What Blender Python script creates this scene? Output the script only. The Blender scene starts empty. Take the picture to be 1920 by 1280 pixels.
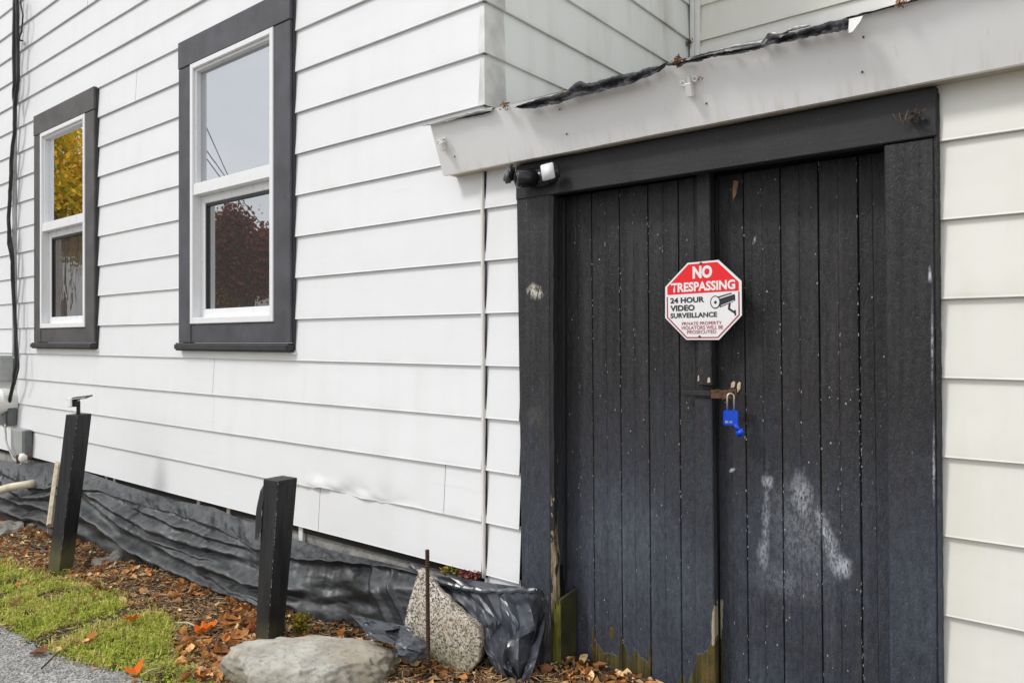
import bpy, bmesh, math, random
import numpy as np
from mathutils import Vector, Matrix, noise
random.seed(7); rng = np.random.default_rng(7)
R = math.radians
S = bpy.context.scene
COL = S.collection

# ------------------------------------------------------------------ camera, sky, sun, exposure
CX, CY, CZ = 0.0, -2.208, 1.30
YAW = R(38.98)
FX, FY = -math.sin(YAW), math.cos(YAW)
RX, RY = math.cos(YAW), math.sin(YAW)
cd = bpy.data.cameras.new('camera'); cam = bpy.data.objects.new('camera', cd); COL.objects.link(cam)
cam.location = (CX, CY, CZ); cam.rotation_euler = (R(90), 0, YAW)
cd.sensor_width = 36; cd.lens = 36 * 1400 / 1920; cd.clip_start = .05; cd.clip_end = 600
S.camera = cam
S.view_settings.view_transform = 'Standard'; S.view_settings.look = 'None'
S.view_settings.gamma = 1; S.view_settings.exposure = 0.27; S.view_settings.use_curve_mapping = False
W = bpy.data.worlds.new('World'); S.world = W; W.use_nodes = True
SUN_EL, SUN_AZ = R(47), R(213)          # azimuth: direction the light comes from, measured from +Y clockwise
def build_world():
    nt = W.node_tree; nt.nodes.clear(); N = nt.nodes.new; L = nt.links.new
    out = N('ShaderNodeOutputWorld'); bg = N('ShaderNodeBackground'); bg.inputs[1].default_value = .1
    sky = N('ShaderNodeTexSky'); sky.sky_type = 'NISHITA'; sky.sun_disc = False
    sky.sun_elevation = SUN_EL; sky.sun_rotation = SUN_AZ; sky.dust_density = 3; sky.air_density = 1.2
    hs = N('ShaderNodeHueSaturation'); hs.inputs['Saturation'].default_value = .45
    L(sky.outputs[0], hs.inputs['Color'])
    tc = N('ShaderNodeTexCoord'); mp = N('ShaderNodeMapping'); mp.inputs['Scale'].default_value = (1, 1, 2.6)
    L(tc.outputs['Generated'], mp.inputs[0])
    no = N('ShaderNodeTexNoise'); no.inputs['Scale'].default_value = 1.7; no.inputs['Detail'].default_value = 6
    L(mp.outputs[0], no.inputs['Vector'])
    cr = N('ShaderNodeValToRGB'); L(no.outputs[0], cr.inputs[0])
    cr.color_ramp.elements[0].position = .3; cr.color_ramp.elements[0].color = (.62, .65, .70, 1)
    cr.color_ramp.elements[1].position = .72; cr.color_ramp.elements[1].color = (1, 1, 1, 1)
    sc = N('ShaderNodeVectorMath'); sc.operation = 'SCALE'; sc.inputs['Scale'].default_value = 11.5
    L(cr.outputs[0], sc.inputs[0])
    mx = N('ShaderNodeMix'); mx.data_type = 'RGBA'; mx.inputs[0].default_value = .82
    L(hs.outputs[0], mx.inputs[6]); L(sc.outputs[0], mx.inputs[7])
    L(mx.outputs[2], bg.inputs[0]); L(bg.outputs[0], out.inputs[0])
build_world()
ld = bpy.data.lights.new('sun', 'SUN'); sun = bpy.data.objects.new('sun', ld); COL.objects.link(sun)
ld.energy = 1.5; ld.angle = R(12); ld.color = (1, .985, .965)
sd = Vector((math.sin(SUN_AZ) * math.cos(SUN_EL), math.cos(SUN_AZ) * math.cos(SUN_EL), math.sin(SUN_EL)))
sun.rotation_euler = sd.to_track_quat('Z', 'Y').to_euler(); sun.location = sd * 30

# ------------------------------------------------------------------ measuring helpers (photo pixel -> place on a real plane)
def ray(px, py):
    u = (px - 960) / 1400
    return FX + RX * u, FY + RY * u, -(py - 640) / 1400
def P(px, py, y=0.0):
    d = ray(px, py); t = (y - CY) / d[1]
    return Vector((d[0] * t, y, CZ + d[2] * t))
def PXX(px, py, x):
    d = ray(px, py); t = (x - CX) / d[0]
    return Vector((x, CY + d[1] * t, CZ + d[2] * t))
def gz(x): return .16 + .045 * max(-9, min(1.5, x))
def G(px, py):
    d = ray(px, py); z = 0
    for _ in range(8):
        t = (z - CZ) / d[2]; z = gz(d[0] * t)
    return Vector((d[0] * t, CY + d[1] * t, z))
def proj(x, y, z):
    dx, dy, dz = x - CX, y - CY, z - CZ
    dep = FX * dx + FY * dy; lat = RX * dx + RY * dy
    return 960 + 1400 * lat / dep, 640 - 1400 * dz / dep
def fbm(x, y, z, o=4): return noise.fractal(Vector((x, y, z)), 1.0, 2.0, o)
def lerp(a, b, t): return a + (b - a) * t
def interp(x, xs, ys): return float(np.interp(x, xs, ys))

# ------------------------------------------------------------------ material helper
class Mat:
    def __init__(s, name):
        s.m = bpy.data.materials.new(name); s.m.use_nodes = True; s.nt = s.m.node_tree
        s.b = s.nt.nodes['Principled BSDF']; s._p = None
    def n(s, t): return s.nt.nodes.new(t)
    def l(s, a, b): s.nt.links.new(a, b)
    def sock(s, inp, v):
        if v is None: return
        if isinstance(v, (int, float)):
            if inp.type == 'RGBA': inp.default_value = (v, v, v, 1)
            elif inp.type == 'VECTOR': inp.default_value = (v, v, v)
            else: inp.default_value = v
        elif isinstance(v, tuple):
            inp.default_value = v if len(v) == len(inp.default_value) else tuple(v) + (1,)
        else: s.l(v, inp)
    def pos(s):
        if s._p is None: s._p = s.n('ShaderNodeNewGeometry').outputs['Position']
        return s._p
    def mapping(s, scale=(1, 1, 1), loc=(0, 0, 0), rot=(0, 0, 0), vec=None, typ='POINT'):
        m = s.n('ShaderNodeMapping'); m.vector_type = typ
        s.l(vec or s.pos(), m.inputs[0]); m.inputs['Scale'].default_value = scale
        m.inputs['Location'].default_value = loc; m.inputs['Rotation'].default_value = rot
        return m.outputs[0]
    def noise(s, scale, detail=4, vec=None, rough=.55, dist=0):
        t = s.n('ShaderNodeTexNoise'); t.inputs['Scale'].default_value = scale; t.inputs['Detail'].default_value = detail
        t.inputs['Roughness'].default_value = rough; t.inputs['Distortion'].default_value = dist
        s.l(vec or s.pos(), t.inputs['Vector']); return t.outputs[0]
    def voro(s, scale, vec=None, feat='F1', out='Distance', rand=1):
        t = s.n('ShaderNodeTexVoronoi'); t.feature = feat; t.inputs['Scale'].default_value = scale
        t.inputs['Randomness'].default_value = rand
        s.l(vec or s.pos(), t.inputs['Vector']); return t.outputs[out]
    def ramp(s, f, stops, interp='LINEAR'):
        r = s.n('ShaderNodeValToRGB'); s.l(f, r.inputs[0]); r.color_ramp.interpolation = interp
        e = r.color_ramp.elements
        while len(e) < len(stops): e.new(.5)
        for i, (p, c) in enumerate(stops):
            e[i].position = p; e[i].color = (c, c, c, 1) if isinstance(c, (int, float)) else tuple(c) + (1,)
        return r.outputs[0]
    def mix(s, f, a, b, mode='MIX'):
        m = s.n('ShaderNodeMix'); m.data_type = 'RGBA'; m.blend_type = mode
        s.sock(m.inputs[0], f); s.sock(m.inputs[6], a); s.sock(m.inputs[7], b); return m.outputs[2]
    def math(s, op, a, b=None, clamp=False):
        m = s.n('ShaderNodeMath'); m.operation = op; m.use_clamp = clamp
        s.sock(m.inputs[0], a)
        if b is not None: s.sock(m.inputs[1], b)
        return m.outputs[0]
    def sep(s, vec=None):
        m = s.n('ShaderNodeSeparateXYZ'); s.l(vec or s.pos(), m.inputs[0]); return m.outputs
    def curve(s, f, pts):
        c = s.n('ShaderNodeFloatCurve'); s.l(f, c.inputs['Value']); cv = c.mapping.curves[0]
        while len(cv.points) < len(pts): cv.points.new(.5, .5)
        for q, p in zip(cv.points, pts): q.location = p; q.handle_type = 'VECTOR'
        c.mapping.update(); return c.outputs[0]
    def maprange(s, f, a, b, c=0, d=1):
        m = s.n('ShaderNodeMapRange'); s.l(f, m.inputs[0])
        for i, v in enumerate((a, b, c, d)): s.sock(m.inputs[1 + i], v)
        return m.outputs[0]
    def blob(s, c, rx, rz, ang=0, soft=1.0, jitter=.6, jscale=25):
        """soft ellipse mask in the XZ plane of a wall with a ragged outline"""
        v = s.mapping(scale=(rx, 1e6, rz), loc=(c[0], c[1], c[2]), rot=(0, ang, 0), typ='TEXTURE')
        le = s.n('ShaderNodeVectorMath'); le.operation = 'LENGTH'; s.l(v, le.inputs[0])
        nn = s.noise(jscale, 5)
        a = s.math('ADD', le.outputs['Value'], s.math('MULTIPLY', s.math('SUBTRACT', nn, .5), jitter * 2))
        return s.maprange(a, 1.0, 1.0 - soft)
    def obj_rand(s): return s.n('ShaderNodeObjectInfo').outputs['Random']
    def attr(s, name='Col'):
        a = s.n('ShaderNodeAttribute'); a.attribute_name = name; return a.outputs['Color']
    def set(s, color=None, rough=None, metal=None, spec=None, **k):
        s.sock(s.b.inputs['Base Color'], color); s.sock(s.b.inputs['Roughness'], rough)
        s.sock(s.b.inputs['Metallic'], metal); s.sock(s.b.inputs['Specular IOR Level'], spec)
        for kk, v in k.items(): s.sock(s.b.inputs[kk.replace('_', ' ')], v)
        return s
    def bump(s, h, strength=.3, dist=.01, prev=None):
        b = s.n('ShaderNodeBump'); b.inputs['Strength'].default_value = strength; b.inputs['Distance'].default_value = dist
        s.l(h, b.inputs['Height'])
        if prev is not None: s.l(prev, b.inputs['Normal'])
        s.l(b.outputs[0], s.b.inputs['Normal']); return b.outputs[0]

def mk_siding(name, base, dirt, amount):
    m = Mat(name)
    st = m.noise(1, 5, m.mapping((9, 9, .9)))          # vertical runs
    bl = m.noise(2.3, 5)
    fine = m.noise(240, 3)
    f = m.math('MULTIPLY', m.ramp(st, [(.45, 0), (.75, 1)]), m.ramp(bl, [(.4, .15), (.7, 1)]))
    f = m.math('MULTIPLY', f, amount)
    c = m.mix(f, base, dirt)
    sp = m.ramp(m.voro(26), [(.03, 1), (.06, 0)]); sp = m.math('MULTIPLY', sp, m.ramp(m.noise(3.1, 2), [(.55, 0), (.62, .5)]))
    c = m.mix(sp, c, (.22, .2, .17))
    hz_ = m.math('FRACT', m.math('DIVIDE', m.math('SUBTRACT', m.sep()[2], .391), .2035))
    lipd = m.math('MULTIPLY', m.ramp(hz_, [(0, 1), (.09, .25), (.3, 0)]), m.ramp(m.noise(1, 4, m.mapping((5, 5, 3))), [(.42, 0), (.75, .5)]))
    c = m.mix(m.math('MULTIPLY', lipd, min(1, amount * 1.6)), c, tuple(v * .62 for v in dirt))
    sm = m.math('MULTIPLY', m.ramp(m.noise(1, 3, m.mapping((1.2, 1.2, 26), rot=(0, .25, 0))), [(.6, 0), (.75, 1)]), m.ramp(m.noise(1.3, 3), [(.5, 0), (.62, .22)]))
    c = m.mix(sm, c, (.5, .5, .5))
    c = m.mix(m.math('MULTIPLY', m.obj_rand(), .5), c, tuple(v * .93 for v in base), 'MIX')
    m.set(color=c, rough=m.ramp(bl, [(.3, .38), (.7, .55)]), spec=.4)
    b1 = m.bump(m.noise(1, 3, m.mapping((3.2, 3.2, 5))), .35, .012)
    m.bump(fine, .12, .0008, b1)
    return m.m
M = {}
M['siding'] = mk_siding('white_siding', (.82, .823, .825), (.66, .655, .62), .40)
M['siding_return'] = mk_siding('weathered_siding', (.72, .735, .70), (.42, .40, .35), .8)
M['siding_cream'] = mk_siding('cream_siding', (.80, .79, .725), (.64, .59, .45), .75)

def mk_simple(name, col, rough=.5, metal=0, var=.12, vs=12, bump=.15, bs=90, bd=.002, spec=.5):
    m = Mat(name); nz = m.noise(vs, 5)
    c = m.mix(m.ramp(nz, [(.3, 0), (.7, 1)]), tuple(v * (1 - var) for v in col), tuple(min(1, v * (1 + var)) for v in col))
    m.set(color=c, rough=m.maprange(m.noise(vs * 2, 3), .3, .7, max(.03, rough - .08), min(1, rough + .08)), metal=metal, spec=spec)
    if bump: m.bump(m.noise(bs, 4), bump, bd)
    return m.m
M['vinyl'] = mk_simple('white_vinyl', (.82, .82, .82), .32, var=.02)
M['vinyl_grey'] = mk_simple('grey_sash_reveal', (.55, .55, .54), .4, var=.05)
M['corner'] = mk_simple('stained_corner_metal', (.56, .56, .54), .45, .2, var=.3, vs=7, bs=40)
M['soffit'] = mk_simple('tan_soffit', (.50, .45, .34), .8, var=.2, vs=8)
M['felt'] = mk_simple('black_roof_membrane', (.010, .010, .014), .5, var=.7, vs=60, bump=.9, bs=90, bd=.006)
M['roofmetal'] = mk_simple('grey_roll_roofing', (.5, .5, .49), .4, .3, var=.2, bump=.5, bs=30, bd=.006)
M['blackplastic'] = mk_simple('black_plastic', (.012, .012, .013), .3, var=.2)
M['whiteplastic'] = mk_simple('white_plastic', (.78, .77, .74), .4, var=.05)
M['led'] = mk_simple('frosted_lamp_panel', (.85, .86, .88), .35, var=.02)
M['rust'] = mk_simple('rusty_iron', (.11, .055, .032), .8, .3, var=.6, vs=60, bump=.8, bs=160, bd=.003)
M['darkrust'] = mk_simple('dark_rebar_rust', (.07, .035, .022), .85, .2, var=.5, vs=80, bump=.6, bs=200)
M['steel'] = mk_simple('worn_shackle_steel', (.62, .57, .48), .3, .8, var=.1)
M['blue'] = mk_simple('blue_lock_cover', (.004, .07, .62), .35, var=.12)
M['greybox'] = mk_simple('grey_box_paint', (.36, .37, .36), .45, var=.12)
M['greydark'] = mk_simple('dark_grey_box_side', (.12, .125, .125), .5, var=.2)
M['pvc'] = mk_simple('pale_pvc', (.62, .55, .42), .5, var=.2)
M['palewood'] = mk_simple('bleached_wood', (.5, .42, .31), .8, var=.3, vs=30)
M['cable'] = mk_simple('black_cable', (.015, .015, .015), .5)
M['conduit'] = mk_simple('painted_conduit', (.42, .42, .4), .5, var=.2)
M['nail'] = mk_simple('nail_head', (.05, .04, .035), .6)
M['red'] = mk_simple('sign_red', (.80, .006, .012), .35, var=.03, bump=0)
M['darkred'] = mk_simple('sign_dark_red', (.36, .03, .05), .4, var=.05, bump=0)
M['signwhite'] = mk_simple('sign_white', (.82, .80, .80), .35, var=.02, bump=0)
M['signblack'] = mk_simple('sign_black', (.018, .02, .022), .4, bump=0)
M['debris'] = mk_simple('dry_debris', (.26, .14, .07), .9, var=.6, vs=60)
M['barewood'] = mk_simple('bare_chipped_wood', (.55, .44, .30), .8, var=.3, vs=50)
M['concrete'] = mk_simple('foundation_concrete', (.33, .32, .29), .9, var=.4, vs=16, bump=.8, bs=60, bd=.006)
M['darkwood'] = mk_simple('dark_sill_wood', (.02, .018, .015), .9)

# soffit / fascia
m = Mat('fascia_paint'); st = m.noise(1, 4, m.mapping((60, 20, 1.5)))
z = m.sep()[2]; low = m.maprange(z, 2.03, 1.95)
f = m.math('MULTIPLY', m.ramp(st, [(.5, 0), (.68, 1)]), m.math('MULTIPLY', low, .45))
c = m.mix(f, (.90, .89, .88), (.62, .56, .46)); c = m.mix(m.ramp(m.noise(3, 5), [(.45, 0), (.75, .4)]), c, (.81, .79, .76))
scf = m.math('MULTIPLY', m.ramp(m.noise(1, 4, m.mapping((140, 40, 9))), [(.66, 0), (.74, 1)]), m.ramp(m.noise(4, 3), [(.5, 0), (.6, .5)]))
c = m.mix(scf, c, (.45, .43, .4))
m.set(color=c, rough=.5, spec=.35); m.bump(m.noise(1, 3, m.mapping((4, 4, 30))), .2, .003); M['fascia'] = m.m

# window trim paint: flat charcoal with brush grain
def mk_trim(name, base):
    m = Mat(name); g = m.noise(1, 5, m.mapping((16, 16, 130), rot=(0, 0, 0))); k = m.noise(7, 5)
    c = m.mix(m.ramp(k, [(.35, 0), (.7, 1)]), tuple(v * .8 for v in base), tuple(v * 1.25 for v in base))
    c = m.mix(m.math('MULTIPLY', m.ramp(m.voro(9), [(.04, 1), (.1, 0)]), .7), c, tuple(v * .35 for v in base))
    c = m.mix(m.math('MULTIPLY', m.ramp(m.noise(150, 3), [(.66, 0), (.74, 1)]), .25), c, (.3, .3, .3))
    m.set(color=c, rough=.55, spec=.4); b = m.bump(g, .25, .002); m.bump(m.noise(120, 3), .2, .001, b); return m.m
M['trim'] = mk_trim('charcoal_trim_paint', (.075, .073, .083))
M['trim_warm'] = mk_trim('warm_grey_trim_paint', (.085, .080, .077))
M['trim_dark'] = mk_trim('black_sill_paint', (.035, .034, .036))

# ------------------------------------------------------------------ door paint with wear
def mk_door(name, side=None):
    m = Mat(name); xyz = m.sep(); z = xyz[2]; x = xyz[0]
    base = (.036, .0345, .038); blue = (.060, .070, .090)
    streak = m.noise(1, 6, m.mapping((38, 38, 1.6)), .6)
    bf = m.math('MULTIPLY', m.maprange(m.math('ADD', z, m.math('MULTIPLY', m.math('SUBTRACT', streak, .5), .9)), 1.12, .70), m.ramp(m.noise(2.2, 4), [(.25, .45), (.6, 1)]))
    c = m.mix(m.ramp(streak, [(.35, 0), (.7, 1)]), (.019, .018, .019), (.042, .039, .042))
    bf = m.math('MULTIPLY', bf, .8)
    wash = m.math('MAXIMUM', m.blob(P(1170, 1010, .07), .20, .30, 0, 1, .5, 7), m.math('MULTIPLY', m.blob(P(1290, 1100, .07), .14, .22, 0, 1, .5, 7), .8))
    wash = m.math('MULTIPLY', wash, m.ramp(streak, [(.3, .45), (.65, 1)]))
    c = m.mix(bf, c, blue); c = m.mix(m.math('MULTIPLY', wash, .7), c, (.105, .120, .145))
    c = m.mix(m.math('MULTIPLY', m.ramp(streak, [(.55, 0), (.78, 1)]), m.math('MULTIPLY', bf, .45)), c, (.15, .17, .2))
    # scuffs and specks
    sp = m.math('MULTIPLY', m.ramp(m.noise(1, 3, m.mapping((420, 420, 150))), [(.66, 0), (.72, 1)]), m.ramp(m.noise(9, 4), [(.40, .12), (.64, 1)]))
    c = m.mix(m.math('MULTIPLY', sp, .85), c, (.30, .30, .31))
    mott = m.ramp(m.noise(1, 5, m.mapping((95, 95, 34)), .7), [(.36, 0), (.5, .5), (.66, 1)])
    c = m.mix(.30, c, m.mix(mott, (0.10, 0.10, 0.10), (.95, .95, .97)), 'OVERLAY')
    sp2 = m.math('MULTIPLY', m.ramp(m.voro(55, m.mapping((1, 1, .35))), [(.05, 1), (.09, 0)]), m.ramp(m.noise(5, 2), [(.56, 0), (.62, 1)]))
    c = m.mix(m.math('MULTIPLY', sp2, .6), c, (.42, .38, .32))
    # chalk smears on the right leaf
    chalk = None
    for (px, py, rx, rz, a, s) in [(1436, 905, .018, .022, 0, .75), (1432, 985, .012, .17, .02, .5), (1428, 1040, .02, .05, 0, .5),
                                   (1500, 935, .035, .075, -.1, .6), (1548, 1012, .024, .095, -.35, .75), (1572, 1062, .03, .04, -.3, .95),
                                   (1368, 882, .010, .006, -.6, 1.3), (1664, 765, .0035, .09, 0, .7), (1674, 872, .006, .006, .4, 1.2), (1672, 1235, .004, .06, 0, .8), (1758, 520, .004, .02, 0, 1), (1762, 640, .003, .12, 0, .6), (1765, 860, .003, .10, 0, .7), (1410, 450, .004, .012, .3, .7), (1535, 300, .006, .004, .3, .5), (1500, 1000, .09, .16, -.2, .22), (1470, 1090, .12, .06, 0, .16)]:
        b = m.math('MULTIPLY', m.blob(P(px, py, .08), rx * 1.25, rz * 1.25, a, .95, .5, 40), s)
        chalk = b if chalk is None else m.math('MAXIMUM', chalk, b)
    cn = m.ramp(m.noise(1, 5, m.mapping((150, 150, 60)), .7), [(.40, .15), (.56, 1)])
    c = m.mix(m.math('MULTIPLY', chalk, cn), c, (.66, .69, .74))
    # whitish rub on left post
    rub = m.math('MAXIMUM', m.math('MULTIPLY', m.blob(P(1003, 547, -.03), .045, .032, .5, .7, .6, 40), 1),
                 m.math('MULTIPLY', m.blob(P(1000, 780, -.03), .05, .05, .5, 1, .4, 20), .10))
    c = m.mix(m.math('MULTIPLY', rub, m.ramp(m.noise(1, 4, m.mapping((120, 120, 60))), [(.40, 0), (.52, 1)])), c, (.58, .55, .46))
    # peeled, mossy wood at the foot
    x0, x1 = P(1060, 1200, .07)[0], P(1360, 1200, .07)[0]
    u = m.maprange(x, x0, x1)
    def cu(px, py): return ((P(px, 1200, .07)[0] - x0) / (x1 - x0), max(0, (P(px, py, .07)[2]) / .5))
    pts = [(0, 0), cu(1108, 1300), cu(1112, 1170), cu(1118, 1205), cu(1135, 1225), cu(1150, 1224), cu(1160, 1232), cu(1166, 1185), cu(1171, 1205), cu(1184, 1240),
           cu(1190, 1214), cu(1204, 1232), cu(1216, 1242), cu(1221, 1195), cu(1226, 1300), cu(1268, 1300), cu(1280, 1255), cu(1288, 1290), cu(1303, 1250), cu(1312, 1222), cu(1332, 1216), cu(1340, 1200), cu(1348, 1195), (1, 0)]
    pts = sorted([(min(1, max(0, a)), b) for a, b in pts])
    h = m.math('MULTIPLY', m.curve(u, pts), .5)
    h = m.math('ADD', h, m.math('MULTIPLY', m.math('SUBTRACT', m.noise(1, 6, m.mapping((60, 60, 25))), .5), .035))
    peel = m.math('LESS_THAN', z, h)
    edge = m.math('MULTIPLY', m.math('LESS_THAN', z, m.math('ADD', h, .004)), m.math('SUBTRACT', 1, peel))
    inx = m.math('MULTIPLY', m.math('GREATER_THAN', x, x0 + .02), m.math('LESS_THAN', x, P(1350, 1200, .07)[0]))
    peel = m.math('MULTIPLY', peel, inx); edge = m.math('MULTIPLY', edge, inx)
    extra = m.blob(P(1148, 1185, .07), .011, .02, 0, .05, .9, 30)          # small flaked patch
    ex2 = m.blob(P(1340, 1170, .05), .007, .07, .05, .05, .7, 40)            # bare strip on the meeting edge
    ex3 = m.blob(P(1078, 1110, .07), .008, .03, 0, .05, .8, 30)
    peel = m.math('MAXIMUM', peel, m.math('MAXIMUM', extra, ex3))
    wood = m.mix(m.ramp(m.noise(1, 5, m.mapping((70, 70, 3))), [(.35, 0), (.65, 1)]), (.040, .033, .010), (.135, .105, .026))
    wood = m.mix(m.ramp(m.noise(9, 3), [(.5, 0), (.7, .6)]), wood, (.20, .115, .045))
    wood = m.mix(m.math('MULTIPLY', m.ramp(m.noise(1, 4, m.mapping((160, 160, 8))), [(.55, 0), (.65, 1)]), .7), wood, (.03, .03, .012))
    c = m.mix(peel, c, wood); c = m.mix(m.math('MULTIPLY', edge, .45), c, (.20, .22, .24)); c = m.mix(ex2, c, (.42, .36, .24))
    m.set(color=c, rough=m.mix(peel, m.ramp(streak, [(.3, .34), (.7, .5)]), .9), spec=.35)
    ally = m.voro(1, m.mapping((160, 160, 45)), 'DISTANCE_TO_EDGE')
    b = m.bump(m.ramp(m.noise(1, 5, m.mapping((110, 110, 34)), .7), [(.3, 0), (.7, 1)]), .6, .003)
    b = m.bump(m.ramp(ally, [(0, 0), (.12, 1)]), .35, .002, b)
    b = m.bump(m.math('SUBTRACT', 1, peel), .7, .003, b)
    return m.m
M['door'] = mk_door('weathered_black_door_paint')
M['head'] = mk_trim('door_head_paint', (.021, .020, .021))

m = Mat('rotten_edge_wood'); z = m.sep()[2]
n1 = m.noise(1, 5, m.mapping((60, 60, 9)))
c = m.mix(m.ramp(n1, [(.35, 0), (.6, 1)]), (.42, .35, .24), (.16, .12, .06))
up = m.maprange(m.math('ADD', z, m.math('MULTIPLY', m.math('SUBTRACT', m.noise(1, 6, m.mapping((30, 30, 12))), .5), 1.9)), .62, .66)
c = m.mix(up, c, (.022, .021, .023))
c = m.mix(m.maprange(z, .38, .2), c, (.035, .038, .01))
m.set(color=c, rough=.8); m.bump(m.noise(1, 5, m.mapping((90, 90, 20))), .8, .006); M['rotedge'] = m.m
m = Mat('moss_covered_wood'); n1 = m.noise(1, 5, m.mapping((60, 60, 4)))
c = m.mix(m.ramp(n1, [(.3, 0), (.7, 1)]), (.08, .085, .010), (.21, .20, .028)); c = m.mix(m.ramp(m.noise(14, 4), [(.5, 0), (.65, .7)]), c, (.045, .035, .015))
m.set(color=c, rough=.9); m.bump(n1, .6, .004); M['moss'] = m.m

M['shadedwood'] = mk_simple('shaded_olive_wood', (.030, .032, .008), .9, var=.5, vs=20, bump=.6, bs=60, bd=.004)  # jamb foot wood, its shaded side darkened in the base colour
# black post paint
m = Mat('black_post_paint'); z = m.sep()[2]; g = m.noise(1, 5, m.mapping((50, 50, 3)))
c = m.mix(m.ramp(g, [(.35, 0), (.7, 1)]), (.011, .011, .012), (.03, .03, .032))
c = m.mix(m.math('MULTIPLY', m.ramp(m.noise(1, 3, m.mapping((200, 200, 40))), [(.68, 0), (.76, 1)]), .5), c, (.3, .3, .28))
c = m.mix(m.math('MULTIPLY', m.maprange(m.math('ADD', z, m.math('MULTIPLY', m.math('SUBTRACT', g, .5), .15)), .16, .04), m.ramp(m.noise(6, 3), [(.3, .3), (.6, 1)])), c, (.13, .12, .06))
m.set(color=c, rough=.5, spec=.35); m.bump(g, .35, .002); M['post'] = m.m

# plastic sheet
m = Mat('black_plastic_sheet'); n1 = m.noise(5, 6); n2 = m.noise(26, 6, None, .62)
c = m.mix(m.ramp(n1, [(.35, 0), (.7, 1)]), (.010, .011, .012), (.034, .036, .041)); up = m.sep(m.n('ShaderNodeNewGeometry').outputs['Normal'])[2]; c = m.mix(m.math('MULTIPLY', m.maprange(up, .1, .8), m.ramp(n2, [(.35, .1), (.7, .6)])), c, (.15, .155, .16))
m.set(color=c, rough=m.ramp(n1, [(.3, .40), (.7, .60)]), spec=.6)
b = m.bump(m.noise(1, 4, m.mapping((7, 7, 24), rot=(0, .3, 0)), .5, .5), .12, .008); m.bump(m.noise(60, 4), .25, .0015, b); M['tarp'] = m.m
m = Mat('crinkled_black_plastic'); n2 = m.noise(30, 5)
m.set(color=m.mix(m.ramp(m.noise(6, 4), [(.4, 0), (.7, 1)]), (.032, .036, .045), (.07, .08, .098)), rough=m.ramp(n2, [(.3, .26), (.7, .42)]), spec=.9)
m.bump(m.noise(60, 4, None, .5, .5), .2, .0015); M['bag'] = m.m

# rocks
m = Mat('pale_boulder'); a = m.noise(7, 8, None, .65); b_ = m.noise(45, 5, None, .7)
c = m.mix(m.ramp(a, [(.35, 0), (.65, 1)]), (.34, .32, .275), (.58, .56, .50)); c = m.mix(m.math('MULTIPLY', m.ramp(b_, [(.52, 0), (.66, 1)]), .7), c, (.20, .195, .18))
c = m.mix(m.math('MULTIPLY', m.ramp(m.noise(4, 4), [(.5, 0), (.62, 1)]), .4), c, (.33, .25, .15))
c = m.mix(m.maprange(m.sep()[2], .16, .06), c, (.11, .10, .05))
m.set(color=c, rough=.9, spec=.2); b = m.bump(a, .6, .014); m.bump(b_, .9, .005, b); M['boulder'] = m.m
m = Mat('speckled_granite'); v = m.voro(170, None, 'F1', 'Color'); sx = m.sep(v)[0]; b_ = m.noise(150, 4)
c = m.ramp(m.mix(.45, sx, b_), [(.24, (.035, .033, .03)), (.36, (.20, .17, .14)), (.50, (.45, .40, .34)), (.64, (.66, .61, .53))])
c = m.mix(m.math('MULTIPLY', m.ramp(m.noise(9, 3), [(.45, 0), (.7, 1)]), .5), c, (.34, .26, .17))
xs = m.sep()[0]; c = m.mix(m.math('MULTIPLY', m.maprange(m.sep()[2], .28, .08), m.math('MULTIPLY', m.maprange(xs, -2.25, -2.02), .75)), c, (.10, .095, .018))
m.set(color=c, rough=.85, spec=.25); m.bump(m.noise(60, 5), .8, .006); M['granite'] = m.m
M['rock'] = mk_simple('grey_field_rock', (.33, .31, .28), .9, var=.35, vs=14, bump=.8, bs=40, bd=.01)

# ground
m = Mat('dark_soil'); a = m.noise(6, 6); b_ = m.noise(60, 6, None, .7)
c = m.mix(m.ramp(a, [(.35, 0), (.7, 1)]), (.055, .040, .027), (.13, .095, .062)); c = m.mix(m.math('MULTIPLY', m.ramp(b_, [(.55, 0), (.7, 1)]), .7), c, (.19, .14, .09))
m.set(color=c, rough=.95, spec=.15); m.bump(b_, 1, .02); M['soil'] = m.m
m = Mat('worn_asphalt'); v = m.voro(120, None, 'F1', 'Color'); b_ = m.noise(110, 5)
c = m.ramp(m.sep(v)[0], [(.1, (.16, .157, .15)), (.5, (.33, .325, .31)), (.9, (.55, .54, .52))]); c = m.mix(m.ramp(m.noise(5, 4), [(.4, 0), (.7, .5)]), c, (.20, .19, .175))
m.set(color=c, rough=.9, spec=.2); b = m.bump(m.voro(120), 1, .006); m.bump(b_, .5, .004, b); M['asphalt'] = m.m
def mk_attr(name, rough=.8, trans=0, bump=True):
    m = Mat(name); m.set(color=m.attr(), rough=rough, spec=.25)
    if bump: m.bump(m.noise(120, 3), .4, .002)
    if trans:
        tr = m.n('ShaderNodeBsdfTranslucent'); m.l(m.attr(), tr.inputs[0]); mx = m.n('ShaderNodeMixShader'); mx.inputs[0].default_value = trans
        o = m.nt.nodes['Material Output']; m.l(m.b.outputs[0], mx.inputs[1]); m.l(tr.outputs[0], mx.inputs[2]); m.l(mx.outputs[0], o.inputs[0])
    return m.m
M['grass'] = mk_attr('grass_blades', .6, .3, False)
M['litter'] = mk_attr('leaf_litter', .75, .2)
M['mulch'] = mk_attr('mulch_chips', .95)
M['foliage'] = mk_attr('tree_foliage', .7, .3, False)
M['bark'] = mk_simple('tree_bark', (.10, .08, .06), .9, var=.3, vs=5)

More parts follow.
